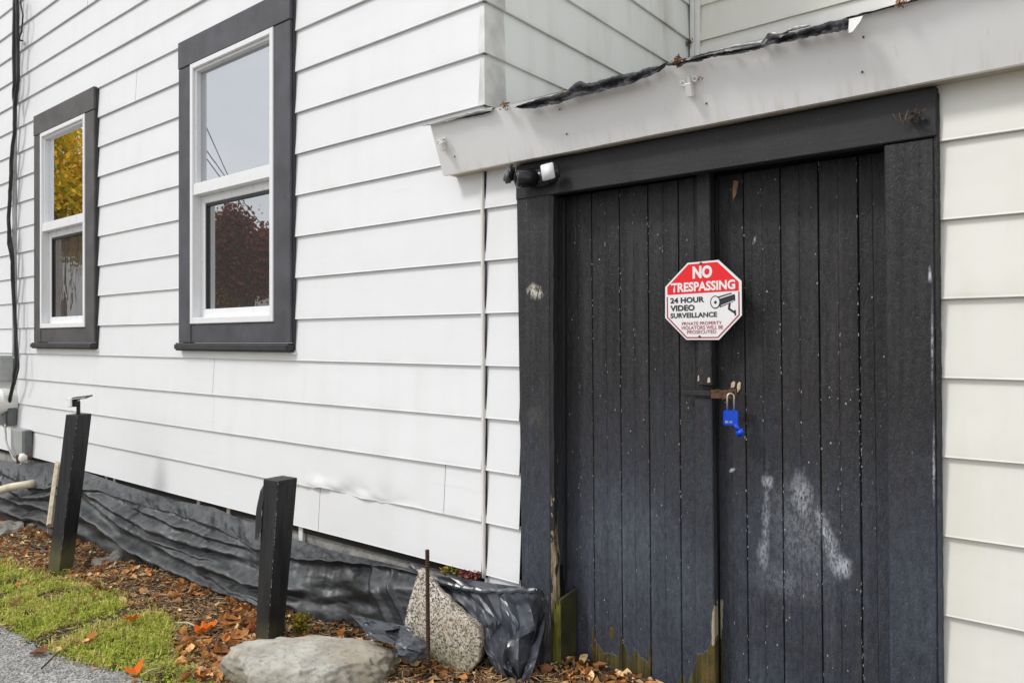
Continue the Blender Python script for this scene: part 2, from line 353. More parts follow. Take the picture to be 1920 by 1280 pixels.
# glass: thin reflective pane, wavy, over a dim interior
def mk_glass(name, refl, inner, wave, ws, curtain=False):
    m = Mat(name); nt = m.nt
    base = inner
    if curtain:
        cv = m.noise(1, 3, m.mapping((30, 30, 1.5)))
        base = m.mix(m.ramp(cv, [(.35, 0), (.7, 1)]), inner, tuple(v * 2.6 for v in inner))
    m.set(color=base, rough=.5, spec=.1)
    gl = m.n('ShaderNodeBsdfGlossy'); gl.inputs['Roughness'].default_value = .01; gl.inputs[0].default_value = (.95, .97, 1, 1)
    b = m.n('ShaderNodeBump'); b.inputs['Strength'].default_value = wave; b.inputs['Distance'].default_value = .01
    m.l(m.noise(1, 2, m.mapping(ws), .4, .6), b.inputs['Height']); m.l(b.outputs[0], gl.inputs['Normal'])
    mx = m.n('ShaderNodeMixShader'); mx.inputs[0].default_value = refl
    m.l(m.b.outputs[0], mx.inputs[1]); m.l(gl.outputs[0], mx.inputs[2]); m.l(mx.outputs[0], nt.nodes['Material Output'].inputs[0])
    return m.m
M['glass_top'] = mk_glass('upper_pane_glass', .52, (.12, .125, .13), .010, (3, 3, 3))
M['glass_top_old'] = mk_glass('rippled_upper_pane_glass', .93, (.08, .08, .06), .12, (1.6, 1.6, 7))
M['glass_low'] = mk_glass('lower_pane_glass', .48, (.055, .050, .048), .03, (5, 5, 3))
M['glass_low_far'] = mk_glass('far_lower_pane_glass', .20, (.030, .022, .016), .10, (8, 8, 3), True)

# ------------------------------------------------------------------ object helpers
def meshobj(name, V, F, mat, parent=None, smooth=False, cols=None):
    me = bpy.data.meshes.new(name); me.from_pydata([tuple(v) for v in V], [], F); me.validate(); me.update()
    if mat: me.materials.append(mat)
    if cols is not None:
        a = me.color_attributes.new('Col', 'FLOAT_COLOR', 'POINT'); a.data.foreach_set('color', np.asarray(cols, dtype=np.float32).ravel())
    if smooth: me.polygons.foreach_set('use_smooth', [True] * len(me.polygons))
    return link(name, me, parent)
def link(name, me, parent=None):
    o = bpy.data.objects.new(name, me); COL.objects.link(o)
    if parent is not None:
        o.parent = parent; o.matrix_parent_inverse = root_inv(parent)
    return o
def root_inv(o):
    return Matrix.Translation(o.location).inverted() if o.type == 'EMPTY' else Matrix.Identity(4)
def tag(o, label=None, cat=None, group=None, kind=None):
    if label: o['label'] = label
    if cat: o['category'] = cat
    if group: o['group'] = group
    if kind: o['kind'] = kind
    return o
def thing(name, loc, label, cat, group=None):
    o = bpy.data.objects.new(name, None); COL.objects.link(o); o.location = loc; o.empty_display_size = .1
    return tag(o, label, cat, group)
class B:
    """collects shapes and links them as one mesh object"""
    def __init__(s): s.V = []; s.F = []
    def add(s, V, F):
        k = len(s.V); s.V += [Vector(v) for v in V]; s.F += [[i + k for i in f] for f in F]; return s
    def prism(s, pts, y0, y1):           # pts: (x, z) outline, extruded between two y values (y0 = front)
        n = len(pts); V = [(p[0], y0, p[1]) for p in pts] + [(p[0], y1, p[1]) for p in pts]
        F = [list(range(n)), list(range(2 * n - 1, n - 1, -1))] + [[i, i + n, (i + 1) % n + n, (i + 1) % n] for i in range(n)]
        return s.add(V, F)
    def box(s, x0, x1, y0, y1, z0, z1): return s.prism([(x0, z0), (x1, z0), (x1, z1), (x0, z1)], y0, y1)
    def rbox(s, c, sx, sy, sz, rot=None):
        V = [Vector((x * sx / 2, y * sy / 2, z * sz / 2)) for x in (-1, 1) for y in (-1, 1) for z in (-1, 1)]
        if rot is not None: V = [rot @ v for v in V]
        V = [v + Vector(c) for v in V]
        return s.add(V, [[0, 1, 3, 2], [4, 6, 7, 5], [0, 4, 5, 1], [2, 3, 7, 6], [0, 2, 6, 4], [1, 5, 7, 3]])
    def tube(s, pts, r, n=8, caps=True):
        pts = [Vector(p) for p in pts]; m = len(pts); V = []; F = []; a = None
        for i, p in enumerate(pts):
            t = (pts[min(i + 1, m - 1)] - pts[max(i - 1, 0)]).normalized()
            if a is None: a = t.orthogonal().normalized()
            a = (a - t * a.dot(t)).normalized(); b = t.cross(a)
            rr = r[i] if isinstance(r, (list, tuple)) else r
            V += [p + (a * math.cos(q) + b * math.sin(q)) * rr for q in [k * 2 * math.pi / n for k in range(n)]]
        for i in range(m - 1):
            for k in range(n): F.append([i * n + k, i * n + (k + 1) % n, (i + 1) * n + (k + 1) % n, (i + 1) * n + k])
        if caps: F += [list(range(n))[::-1], [(m - 1) * n + k for k in range(n)]]
        return s.add(V, F)
    def build(s, name, mat, parent=None, bevel=0, seg=1, smooth=False, fixn=True):
        me = bpy.data.meshes.new(name); bm = bmesh.new()
        vs = [bm.verts.new(v) for v in s.V]
        for f in s.F:
            try: bm.faces.new([vs[i] for i in f])
            except ValueError: pass
        if fixn: bmesh.ops.recalc_face_normals(bm, faces=bm.faces)
        if bevel:
            ed = [e for e in bm.edges if len(e.link_faces) == 2 and e.calc_face_angle(0) > .5]
            bmesh.ops.bevel(bm, geom=ed, offset=bevel, segments=seg, affect='EDGES', clamp_overlap=True)
        bm.to_mesh(me); bm.free()
        if mat: me.materials.append(mat)
        if smooth: me.polygons.foreach_set('use_smooth', [True] * len(me.polygons))
        return link(name, me, parent)
def quad(px0, px1, top, bot, y):         # xz outline from four photo corners: top=(yl,yr), bot=(yl,yr)
    a = P(px0, bot[0], y); b = P(px1, bot[1], y); c = P(px1, top[1], y); d = P(px0, top[0], y)
    return [(a.x, a.z), (b.x, b.z), (c.x, c.z), (d.x, d.z)]

# ------------------------------------------------------------------ ground
XE = np.array([-30, -5, -4.2, -3.37, -2.85, -2.2, -1, 0, 30]); YE = np.array([-1.10, -1.05, -1.01, -1.0, -.89, -.84, -.8, -.8, -.8])
XU = np.array([-9, -6, -5.3, -4.2, -3.4, -2.8, -2.5]); YU = np.array([-.66, -.66, -.66, -.53, -.57, -.76, -.86])
def ye(x): return float(np.interp(x, XE, YE)) + .035 * fbm(x * 3, 2, 0) + .015 * fbm(x * 14, 5, 0)
def yu(x): return float(np.interp(x, XU, YU)) + .05 * fbm(x * 2.3, 9, 0)
xs = np.concatenate([np.linspace(-70, -9, 16)[:-1], np.arange(-9, 1.5, .045), np.linspace(1.6, 70, 16)])
ys = np.concatenate([np.linspace(-80, -2.2, 16)[:-1], np.arange(-2.2, .3, .045), [.6, 4, 30]])
def soil_h(x, y):
    h = gz(x) + .018 * fbm(x * 2.2, y * 2.2, 0) + .010 * fbm(x * 9, y * 9, 3)
    h += .05 * math.exp(-(y / .34) ** 2)
    h -= .018 / (1 + math.exp(-(ye(x) - y) / .04)) if y < -.5 else 0
    return h
V = [(x, y, soil_h(x, y) if (-9 < x < 1.5 and -2.2 < y) else gz(x) - .03) for y in ys for x in xs]
nx = len(xs); F = [[j * nx + i, j * nx + i + 1, (j + 1) * nx + i + 1, (j + 1) * nx + i] for j in range(len(ys) - 1) for i in range(nx - 1)]
tag(meshobj('ground', V, F, M['soil'], smooth=True), kind='structure')
xs2 = np.concatenate([np.linspace(-40, -7, 12)[:-1], np.arange(-7, 0, .04), np.linspace(.1, 40, 12)])
tt = [0, .01, .03, .06, .1, .16, .24, .34, .46, .6, .8, 1.1, 1.6, 3, 6]
V = []
for t in tt:
    for x in xs2: V.append((x, ye(x) - t, (gz(x) + (-.012 if t == 0 else .004) + .003 * fbm(x * 6, t * 6, 1)) if x > -7 else gz(x) - .005))
nx = len(xs2); F = [[j * nx + i, j * nx + i + 1, (j + 1) * nx + i + 1, (j + 1) * nx + i] for j in range(len(tt) - 1) for i in range(nx - 1)]
tag(meshobj('driveway', V, F, M['asphalt'], smooth=True), kind='structure')

# ------------------------------------------------------------------ house siding
ZC, DZ = 1.205, .2035
house = thing('house', (-5, 0, .2), 'white clapboard house wall with two charcoal framed windows, left of the lean-to', 'house')
XCOR = P(908, 600).x
YBACK = 1.85
def frame_front(s, z, o): return (s, -o, z)
def frame_return(s, z, o): return (XCOR + o, s, z)
def frame_back(s, z, o): return (s, YBACK - o, z)
def course(frame, parent, mat, k, s0, s1, cuts=(), joints=(), dent=None, name='siding_board', step=.16, zmax=None):
    zb = ZC + DZ * k; zt = zb + DZ; ztop = zt + .010
    def offs(z): return .002 + .0125 * (1 - max(0, (z - zb)) / DZ)
    ivs = [(s0, s1)]; rects = []
    bounds = [s0] + sorted(j for j in joints if s0 < j < s1) + [s1]
    groups = []
    for a, b in zip(bounds[:-1], bounds[1:]):
        a2 = a + (.0012 if a != s0 else 0); b2 = b - (.0012 if b != s1 else 0)
        segs = [[(a2, b2, zb, ztop)]]
        for (c0, c1, d0, d1) in cuts:
            ns = []
            for g in segs:
                cur = []; parts = []
                for (p, q, lo, hi) in g:
                    if c1 <= p or c0 >= q or d1 <= lo or d0 >= hi: cur.append((p, q, lo, hi)); continue
                    if lo >= d0 - .03 and hi <= d1 + .03:       # fully inside: splits the board
                        if p < c0: cur.append((p, c0, lo, hi))
                        ns.append(cur) if cur else None
                        cur = []
                        if q > c1: cur.append((c1, q, lo, hi))
                    else:
                        if p < c0: cur.append((p, c0, lo, hi))
                        if hi > d1: cur.append((c0, c1, d1, hi))
                        if lo < d0: cur.append((c0, c1, lo, d0))
                        if q > c1: cur.append((c1, q, lo, hi))
                if cur: ns.append(cur)
            segs = ns
        groups += segs
    sd_ = random.random() * 50
    for g in groups:
        V = []; F = []
        joff = random.uniform(-.0006, .0006) ; tilt = random.uniform(-.001, .001)
        for (p, q, lo, hi) in g:
            st = dent[2] if dent else step
            n = max(1, int((q - p) / st)); base = len(V)
            if dent: zs = [lo + (hi - lo) * t for t in (1, .8, .6, .45, .33, .24, .16, .1, .05, .02)]
            else: zs = [hi, lerp(hi, lo, .5), lo + .006]
            if lo == zb: prof = [(zz, None) for zz in zs] + [(zb + .0015, .0155), (zb, .013), (zb + .001, .0035)]
            else: prof = [(zz, None) for zz in zs[:-1]] + [(lo, None)]
            for i in range(n + 1):
                s = p + (q - p) * i / n
                w = .0011 * fbm(s * 1.6, k * 3.1, sd_, 2) ; wz = .0010 * fbm(s * 2.1, k * 1.7, sd_ + 9, 2)
                for (zz, oo) in prof:
                    o = (offs(zz) if oo is None else oo) + joff + w * (1 if zz < hi else 0)
                    z2 = zz
                    if dent:
                        e = math.exp(-((s - dent[0]) / dent[1]) ** 4) * math.exp(-((zz - zb) / .055) ** 2)
                        o += e * (.020 * fbm(s * 7, zz * 9, 4) - .006 + .010 * abs(fbm(s * 17, zz * 20, 8)))
                        z2 += e * .016 * fbm(s * 6, 3.3, 1)
                    V.append(frame(s, z2 + (wz if zz < hi else 0) + tilt * 0, max(.0008, o)))
            m_ = len(prof)
            for i in range(n):
                for j in range(m_ - 1):
                    a = base + i * m_ + j; F.append([a, a + m_, a + m_ + 1, a + 1])
        me = bpy.data.meshes.new(name); me.from_pydata(V, [], F); me.update(); me.materials.append(mat)
        bm = bmesh.new(); bm.from_mesh(me); bmesh.ops.recalc_face_normals(bm, faces=bm.faces)
        bm.normal_update()
        bm.to_mesh(me); bm.free()
        if dent: me.polygons.foreach_set('use_smooth', [True] * len(me.polygons))
        link(name, me, parent)

# windows: outer trim, white frame
WIN = []
for (pl, pr, fl, fr) in ((334, 544, 355.5, 511), (63, 176, 74.5, 158)):
    WIN.append(dict(x0=P(pl, 400, -.036).x, x1=P(pr, 400, -.036).x, f0=P(fl, 400, -.04).x, f1=P(fr, 400, -.04).x, zt=3.046, zh=2.888, zf=1.400, zs=1.292, zb=1.247))
CUTS = [(w['x0'] + .01, w['x1'] - .01, w['zb'] + .012, w['zt'] - .01) for w in WIN]
J = {-1: [P(403, 720).x], -2: [P(403, 800).x], -3: [P(836, 830).x], -4: [P(601, 940).x], 8: [P(258, 100).x], 12: [-5.6], 3: [-7.9]}
for k in range(-4, 17):
    dent = (P(655, 900).x, .42, .03) if k == -3 else None
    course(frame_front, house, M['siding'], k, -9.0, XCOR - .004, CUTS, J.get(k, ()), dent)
B().box(-9, XCOR - .003, .004, .06, .391, 1.25).box(-9, WIN[1]['x0'] + .01, .004, .06, 1.25, 4.67).box(WIN[1]['x1'] - .01, WIN[0]['x0'] + .01, .004, .06, 1.25, 4.67).box(WIN[0]['x1'] - .01, XCOR - .003, .004, .06, 1.25, 4.67).box(-9, XCOR - .003, .004, .06, 3.04, 4.67).build('sheathing', M['darkwood'], house)
for k in range(4, 17):
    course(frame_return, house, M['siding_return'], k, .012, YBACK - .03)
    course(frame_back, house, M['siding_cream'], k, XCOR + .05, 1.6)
B().box(XCOR - .05, XCOR - .001, .06, YBACK, 1.8, 4.66).build('sheathing', M['darkwood'], house)
B().box(XCOR, 1.6, YBACK + .001, YBACK + .05, 1.8, 4.66).build('sheathing', M['darkwood'], house)
# corner flashing with folded caps, one for each course
for k in range(4, 16):
    zb = ZC + DZ * k
    b = B(); wd = .115 + random.uniform(-.006, .006)
    b.add([(XCOR + .0175, -.014, zb - .001), (XCOR + .0175, wd, zb + .002), (XCOR + .0045, wd, zb + DZ - .004), (XCOR + .0045, -.004, zb + DZ - .004)], [[0, 1, 2, 3]])
    b.add([(XCOR - .016, -.0178, zb - .001), (XCOR + .0175, -.0178, zb - .001), (XCOR + .0045, -.0052, zb + DZ - .004), (XCOR - .016, -.0052, zb + DZ - .004)], [[0, 1, 2, 3]])
    b.add([(XCOR + .0175, -.0178, zb - .001), (XCOR + .0175, -.014, zb - .001), (XCOR + .0045, -.004, zb + DZ - .004), (XCOR + .0045, -.0052, zb + DZ - .004)], [[0, 1, 2, 3]])
    b.add([(XCOR - .016, -.0178, zb - .001), (XCOR + .0175, -.0178, zb - .001), (XCOR + .0175, wd, zb + .002), (XCOR, wd, zb + .002), (XCOR, -.002, zb + .002), (XCOR - .016, -.002, zb + .002)], [[0, 1, 2, 3, 4, 5]])
    b.build('corner_cap', M['corner'])
    c = bpy.data.objects[-1] if False else COL.objects[-1]
    c.parent = house; c.matrix_parent_inverse = root_inv(house)
B().box(XCOR + .019, XCOR + .036, YBACK - .075, YBACK - .017, 2.9, 4.66).build('inside_corner_post', M['siding_return'], house, .002)
B().box(XCOR + .037, XCOR + .058, YBACK - .045, YBACK - .016, 2.9, 4.66).build('inside_corner_post', M['whiteplastic'], house, .002)
XDL_ = P(973, 600, 0).x
# foundation, sill beam
B().box(-9, XDL_ + .03, .03, .25, -.4, .36).build('foundation', M['concrete'], house)
B().box(-9, XCOR - .02, .012, .03, .355, .391).build('sill_beam', M['darkwood'], house)
for px in (200, 372, 428, 563, 215): 
    a = P(px, 950, .02).x; B().box(a, a + .035, .008, .028, .24, .395).build('shim_block', M['palewood'] if px != 563 else M['whiteplastic'], house, .003)

def window(w, tm, gtop, glow, warp=0):
    win = B().box(w['f0'], w['f1'], .075, .08, w['zf'], w['zh']).build('window', M['darkwood'], house)
    x0, x1, f0, f1 = w['x0'], w['x1'], w['f0'], w['f1']; zt, zh, zf, zs, zb = w['zt'], w['zh'], w['zf'], w['zs'], w['zb']
    B().box(x0, x1, -.038, .004, zh + .002, zt).build('header_board', tm, win, .003)
    B().box(x0 + .002, f0 - .002, -.035, .004, zs + .001, zh - .001).build('casing_board', tm, win, .003)
    B().box(f1 + .002, x1 - .002, -.035, .004, zs + .001, zh - .001).build('casing_board', tm, win, .003)
    B().box(f0 - .001, f1 + .001, -.030, .004, zs + .001, zf - .002).build('apron_board', tm, win, .003)
    B().box(x0 - .015, x1 + .005, -.058, .004, zb, zs).build('sill', M['trim_dark'], win, .010, 3)
    B().box(x0 + .02, x1 + .02, -.022, .002, zb - .014, zb - .001).build('sill_flashing', M['siding_cream'], win, .001)
    b = B(); pts = [(x1 + .001, -.001, zz) for zz in np.arange(zs, zt, .05)]
    pts = [(x1 + .003 + .002 * fbm(zz * 9, 1, 1), -.014, zz) for zz in np.arange(zb + .01, zt - .01, .03)]
    B().tube(pts, .0075, 5).build('caulk_bead', M['trim_dark'], win, smooth=True)
    fw = .031
    # main frame
    b = B().box(f0, f0 + fw, -.040, .07, zf, zh).box(f1 - fw, f1, -.040, .07, zf, zh).box(f0 + fw, f1 - fw, -.040, .07, zh - fw, zh).box(f0 + fw, f1 - fw, -.040, .07, zf, zf + .035)
    b.build('frame', M['vinyl'], win, .003)
    zm0, zm1 = 2.135, 2.20
    # upper sash
    b = B().box(f0 + fw, f0 + fw + .014, -.024, .03, zm1, zh - fw).box(f1 - fw - .014, f1 - fw, -.024, .03, zm1, zh - fw).box(f0 + fw + .014, f1 - fw - .014, -.024, .03, zh - fw - .014, zh - fw).box(f0 + fw, f1 - fw, -.034, .03, zm0, zm1)
    b.build('upper_sash', M['vinyl'], win, .002)
    # lower sash, set back
    g0, g1 = f0 + fw, f1 - fw
    b = B().box(g0, g0 + .042, .012, .05, zf + .035, zm0).box(g1 - .042, g1, .012, .05, zf + .035, zm0).box(g0 + .042, g1 - .042, .012, .05, zf + .035, zf + .085).box(g0 + .042, g1 - .042, .012, .05, zm0 - .045, zm0)
    b.build('lower_sash', M['vinyl'], win, .003)
    b = B().box(g0 + .042, g0 + .052, .018, .045, zf + .085, zm0 - .045).box(g0 + .052, g1 - .042, .018, .045, zm0 - .060, zm0 - .045)
    b.build('glazing_gasket', M['signblack'], win)
    B().box(f0 + fw + .014, f1 - fw - .014, .004, .008, zm1, zh - fw - .014).build('upper_pane', gtop, win)
    B().box(g0 + .042, g1 - .042, .030, .034, zf + .085, zm0 - .045).build('lower_pane', glow, win)
    return win
w2 = window(WIN[0], M['trim'], M['glass_top'], M['glass_low']); w2['label'] = 'nearer window, grey sky in its upper pane'
w1 = window(WIN[1], M['trim_warm'], M['glass_top_old'], M['glass_low_far']); w1['label'] = 'farther window, yellow foliage mirrored in its upper pane'

# ------------------------------------------------------------------ lean-to with the door
shed = thing('lean_to', (-.7, .1, .1), 'lean-to entrance with black double plank door under a white fascia board', 'lean-to')
X0S = P(909, 700).x
XDL, XDR = P(973, 600, -.0).x, P(1763, 600, 0).x
for k in range(-4, 4):
    course(frame_front, shed, M['siding_cream'] if False else M['siding'], k, X0S + .002, XDL + .012)
course(frame_front, shed, M['siding'], -5, X0S + .002, XDL + .012)
for k in range(-5, 4):
    course(frame_front, shed, M['siding_cream'], k, XDR - .008, 1.6)
pts = [(P(904.5 + 2.5 * (py - 320) / 770, py, -.018).x, -.018, P(905, py, -.018).z) for py in range(322, 1100, 20)]
B().tube(pts, .0075, 6).build('corner_strip', M['siding_cream'], shed, smooth=True)
pts = [(p[0] + .0095, -.010, p[2]) for p in pts]; B().tube(pts, .0035, 5).build('joint_gap', M['darkwood'], shed)
B().box(X0S - .01, XDL + .02, .004, .05, .12, 1.96).build('sheathing', M['darkwood'], shed)
B().box(XDR + .01, 1.6, .004, .05, .0, 1.96).build('sheathing', M['darkwood'], shed)
# door frame
YF = -.028
Lp = [P(968, 340, YF), P(1030, 340, YF), P(1034, 1262, YF), P(981, 1262, YF)]
zl = lambda v, z: (v.x, z)
pl = [(Lp[3].x, .02), (Lp[2].x - .004, .02), (Lp[1].x, 1.855), (Lp[0].x, 1.855)]
B().prism(pl, YF, .004).build('door_post', M['door'], shed, .003)
Rp = [P(1657, 263, YF), P(1750, 245, YF), P(1760, 1280, YF), P(1671, 1280, YF)]
B().prism([(Rp[3].x, .04), (Rp[2].x, .04), (Rp[1].x, 1.826), (Rp[0].x, 1.826)], YF + .002, .07).build('door_post', M['door'], shed, .003)
pts = [(P(1755 + 9 * (py - 180) / 1100, py, -.026).x + .0015 * fbm(py * .05, 0, 0), -.020, P(1760, py, -.026).z) for py in range(175, 1330, 14)]
B().tube(pts, .0075, 6).build('edge_bead', M['door'], shed, smooth=True)['label'] = 'peeling bead along the right door post'
hb = [P(985, 340, YF - .004), P(1657, 264, YF - .004)]
b = B().box(P(968, 330, YF).x, P(1757, 200, YF).x, YF - .004, .004, 1.828, 1.955); b.build('door_head', M['head'], shed, .003)
# jamb reveal on the left, rotten edge strip
xa = Lp[1].x; xb = Lp[2].x
V = []; 
b = B()
nseg = 40
pr = []
for i in range(nseg + 1):
    z = lerp(.08, 1.855, i / nseg); xc = lerp(xb - .002, xa, i / nseg)
    wv = .012 + .006 * fbm(z * 7, 1, 0) + (.008 if z < .55 else 0)
    pr.append((xc, xc + wv, z))
for i, (a, c, z) in enumerate(pr):
    b.V += [Vector((a, YF + .002, z)), Vector((c, YF + .006 + .004 * fbm(z * 15, 2, 2), z)), Vector((c - .002, .004, z))]
for i in range(nseg):
    q = i * 3; b.F += [[q, q + 1, q + 4, q + 3], [q + 1, q + 2, q + 5, q + 4]]
b.build('jamb_edge', M['rotedge'], shed, fixn=False)
B().box(xa - .1, xa + .008, .006, .105, .48, 1.83).build('door_jamb', M['door'], shed, .002)
B().box(P(1046, 900, .04).x, P(1062, 900, .06).x, .045, .07, .42, 1.83).build('jamb_stop', M['head'], shed, .002)
# mossy broken foot of the jamb
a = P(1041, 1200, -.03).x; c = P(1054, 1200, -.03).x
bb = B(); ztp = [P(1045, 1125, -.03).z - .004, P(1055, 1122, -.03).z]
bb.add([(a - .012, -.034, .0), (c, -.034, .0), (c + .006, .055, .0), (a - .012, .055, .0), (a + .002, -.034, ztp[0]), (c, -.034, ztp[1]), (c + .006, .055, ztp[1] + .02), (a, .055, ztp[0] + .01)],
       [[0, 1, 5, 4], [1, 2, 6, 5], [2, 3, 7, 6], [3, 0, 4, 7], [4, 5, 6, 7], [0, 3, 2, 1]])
bb.build('jamb_foot', M['shadedwood'], shed, .003)['label'] = 'foot of the left jamb, recess shade painted into its dark colour'
B().prism([(a - .010, 0), (c - .001, 0), (c - .001, ztp[0] - .012), (lerp(a, c, .8), ztp[0] + .010), (lerp(a, c, .62), ztp[0] - .018), (lerp(a, c, .45), ztp[0] + .004), (lerp(a, c, .25), ztp[0] - .030), (a + .001, ztp[0] - .010)], -.040, -.0345).build('moss_board', M['moss'], shed, .002)['label'] = 'bright mossy front of the broken jamb foot'
bb = B().add([(Lp[2].x - .012, -.031, .0), (Lp[2].x + .010, -.031, .0), (Lp[2].x + .006, -.031, .42), (Lp[2].x - .002, -.031, .34)], [[0, 1, 2, 3]])
B().prism([(Lp[2].x - .014, .0), (Lp[2].x + .012, .0), (Lp[2].x + .006, .30), (Lp[2].x - .004, .26)], -.032, -.01).build('jamb_foot', M['moss'], shed, .002)

def plank(parent, xl, xr, z0, z1, yf, groove=True):
    """xl, xr: (bottom, top) x; V-joint edges and a centre bead"""
    w = xr[0] - xl[0]; g = .0045
    prof = [(0, .0075), (g, 0)]
    if groove: prof += [(.5 - .004 / max(w, .02), 0), (.5, .0030), (.5 + .004 / max(w, .02), 0)]
    prof += [(1, 0), (1, .0075)]
    nz = 3 if True else 2; V = []; F = []
    warp = random.uniform(-.0012, .0012)
    for j in range(nz + 1):
        t = j / nz; a = lerp(xl[0], xl[1], t) + .0007; c = lerp(xr[0], xr[1], t) - .0007; z = lerp(z0, z1, t)
        ch = .0016 + .0012 * math.sin(xl[0] * 91) ** 2
        row = [(a, .006), (a + ch, 0)]
        if groove: mid = (a + c) / 2 + .001 * (t - .5); row += [(mid - .0022, 0), (mid, .0016), (mid + .0022, 0)]
        row += [(c - ch, 0), (c, .006), (c, .022), (a, .022)]
        V += [(x, yf + d + warp * (t - .5), z) for x, d in row]
    n = len(row)
    for j in range(nz):
        for i in range(n): F.append([j * n + i, j * n + (i + 1) % n, (j + 1) * n + (i + 1) % n, (j + 1) * n + i])
    F += [list(range(n)), [nz * n + i for i in range(n)][::-1]]
    me = bpy.data.meshes.new('plank'); me.from_pydata(V, [], F); me.update(); bm = bmesh.new(); bm.from_mesh(me); bmesh.ops.recalc_face_normals(bm, faces=bm.faces); bm.to_mesh(me); bm.free()
    me.materials.append(M['door']); return link('plank', me, parent)
YL, YR = .066, .098
ZD0, ZD1 = .055, 1.835
def leaf(tops, bots, y, label):
    lf = B().box(P(bots[0], 900, y).x + .002, P(bots[-1], 900, y).x - .004, y + .023, y + .035, ZD0 + .02, ZD1 - .01).build('door_leaf', M['head'], shed)
    lf['label'] = label
    for i in range(len(tops) - 1):
        # photo x positions at y=400 (top) and y=1280 (bottom) -> extrapolate to plank ends
        def xx(k, z):
            za = P(tops[k], 400, y); zb_ = P(bots[k], 1280, y); return lerp(zb_.x, za.x, (z - zb_.z) / (za.z - zb_.z))
        plank(lf, (xx(i, ZD0), xx(i, ZD1)), (xx(i + 1, ZD0), xx(i + 1, ZD1)), ZD0 + random.uniform(-.01, .012), ZD1, y + random.uniform(-.0008, .0008))
    return lf
lfL = leaf([1052, 1109, 1161, 1214.5, 1272, 1332], [1060, 1116, 1168, 1221, 1279, 1343], YL, 'left door leaf, paint peeled to mossy wood at the foot')
lfR = leaf([1342, 1394, 1463, 1534, 1609, 1664], [1351, 1404, 1471, 1543, 1618, 1680], YR, 'right door leaf with chalky smears')
def flakes(leaf_, tops, bots, y, seed):
    rr = random.Random(seed); b = B(); dk = B()
    def xx(xt, xb_, z):
        za = P(xt, 400, y); zb_ = P(xb_, 1280, y); return lerp(zb_.x, za.x, (z - zb_.z) / (za.z - zb_.z))
    lines = [(tops[k], bots[k], 1) for k in range(1, len(tops) - 1)] + [((tops[k] + tops[k + 1]) / 2, (bots[k] + bots[k + 1]) / 2, .35) for k in range(len(tops) - 1)]
    for li, (xt, xb_, w_) in enumerate(lines):
        z = .12
        while z < 1.82:
            z += rr.uniform(.004, .018); dens = fbm(z * 3.3, li * 5.1, seed) + .12
            if rr.random() > max(.05, .18 + dens * 1.3) * w_: continue
            h = rr.uniform(.002, .010) * (2.2 if rr.random() < .06 else 1); w2_ = rr.uniform(.0006, .0017); sx = rr.choice((-1, 1)) * rr.uniform(.0012, .0035); x = xx(xt, xb_, z) + sx
            tgt = b if rr.random() < .42 else dk
            tgt.add([(x - w2_, y - .0009, z), (x + w2_ * .6, y - .0009, z - h * .2), (x + w2_, y - .0012, z + h * .5), (x + w2_ * .2, y - .0009, z + h), (x - w2_ * .8, y - .0009, z + h * .7)], [[0, 1, 2, 3, 4]])
    for _ in range(60):
        x = rr.uniform(xx(tops[0], bots[0], 1), xx(tops[-1], bots[-1], 1)); z = .15 + 1.65 * rr.random(); s_ = rr.uniform(.0010, .0028)
        b.add([(x - s_, y - .0009, z), (x + s_ * .7, y - .0009, z - s_), (x + s_, y - .0011, z + s_), (x - s_ * .3, y - .0009, z + s_ * 2)], [[0, 1, 2, 3]])
    tag(b.build('paint_flakes', M['flake'], leaf_, fixn=False), kind='stuff'); tag(dk.build('paint_gaps', M['darkwood'], leaf_, fixn=False), kind='stuff')
M['flake'] = mk_simple('pale_paint_flake', (.30, .28, .25), .8, var=.7, vs=140)
flakes(lfL, [1060, 1109, 1161, 1214.5, 1272, 1300], [1066, 1116, 1168, 1221, 1279, 1310], YL, 5)
flakes(lfR, [1345, 1394, 1463, 1534, 1609, 1655], [1355, 1404, 1471, 1543, 1618, 1668], YR, 8)
def strip(p0, p1, zt, zb_, y):
    a, c = P(p0, (zt + zb_) / 2, y), P(p1, (zt + zb_) / 2, y)
    t0, t1 = P(p0, zt, y), P(p0, zb_, y)
    return B().prism([(P(p0 + 5 * (zb_ - 400) / 880, zb_, y).x, t1.z), (P(p1 + 10 * (zb_ - 400) / 880, zb_, y).x, t1.z), (P(p1 + 10 * (zt - 400) / 880, zt, y).x, t0.z), (P(p0 + 5 * (zt - 400) / 880, zt, y).x, t0.z)], y, .072)
strip(1306, 1331, 305, 722, .038).build('meeting_strip', M['door'], lfL, .003)
strip(1300, 1331, 744, 1300, .042).build('meeting_strip', M['door'], lfL, .003)
B().box(P(1334, 700, .08).x - .008, P(1345, 700, .08).x, .104, .12, ZD0, ZD1).build('gap_backing', M['darkwood'], lfR)
for (px, py, w_, h_) in ((1309.5, 709, .006, .020), (1329, 712, .010, .018)):
    q = P(px, py, .037); b = B(); b.prism([(q.x - w_ / 2, q.z - h_ / 2), (q.x + w_ / 2, q.z - h_ / 2 + .002), (q.x + w_ / 3, q.z + h_ / 3), (q.x, q.z + h_ / 2), (q.x - w_ / 3, q.z + h_ / 4)], .0365, .040).build('paint_chip', M['barewood'], lfL)
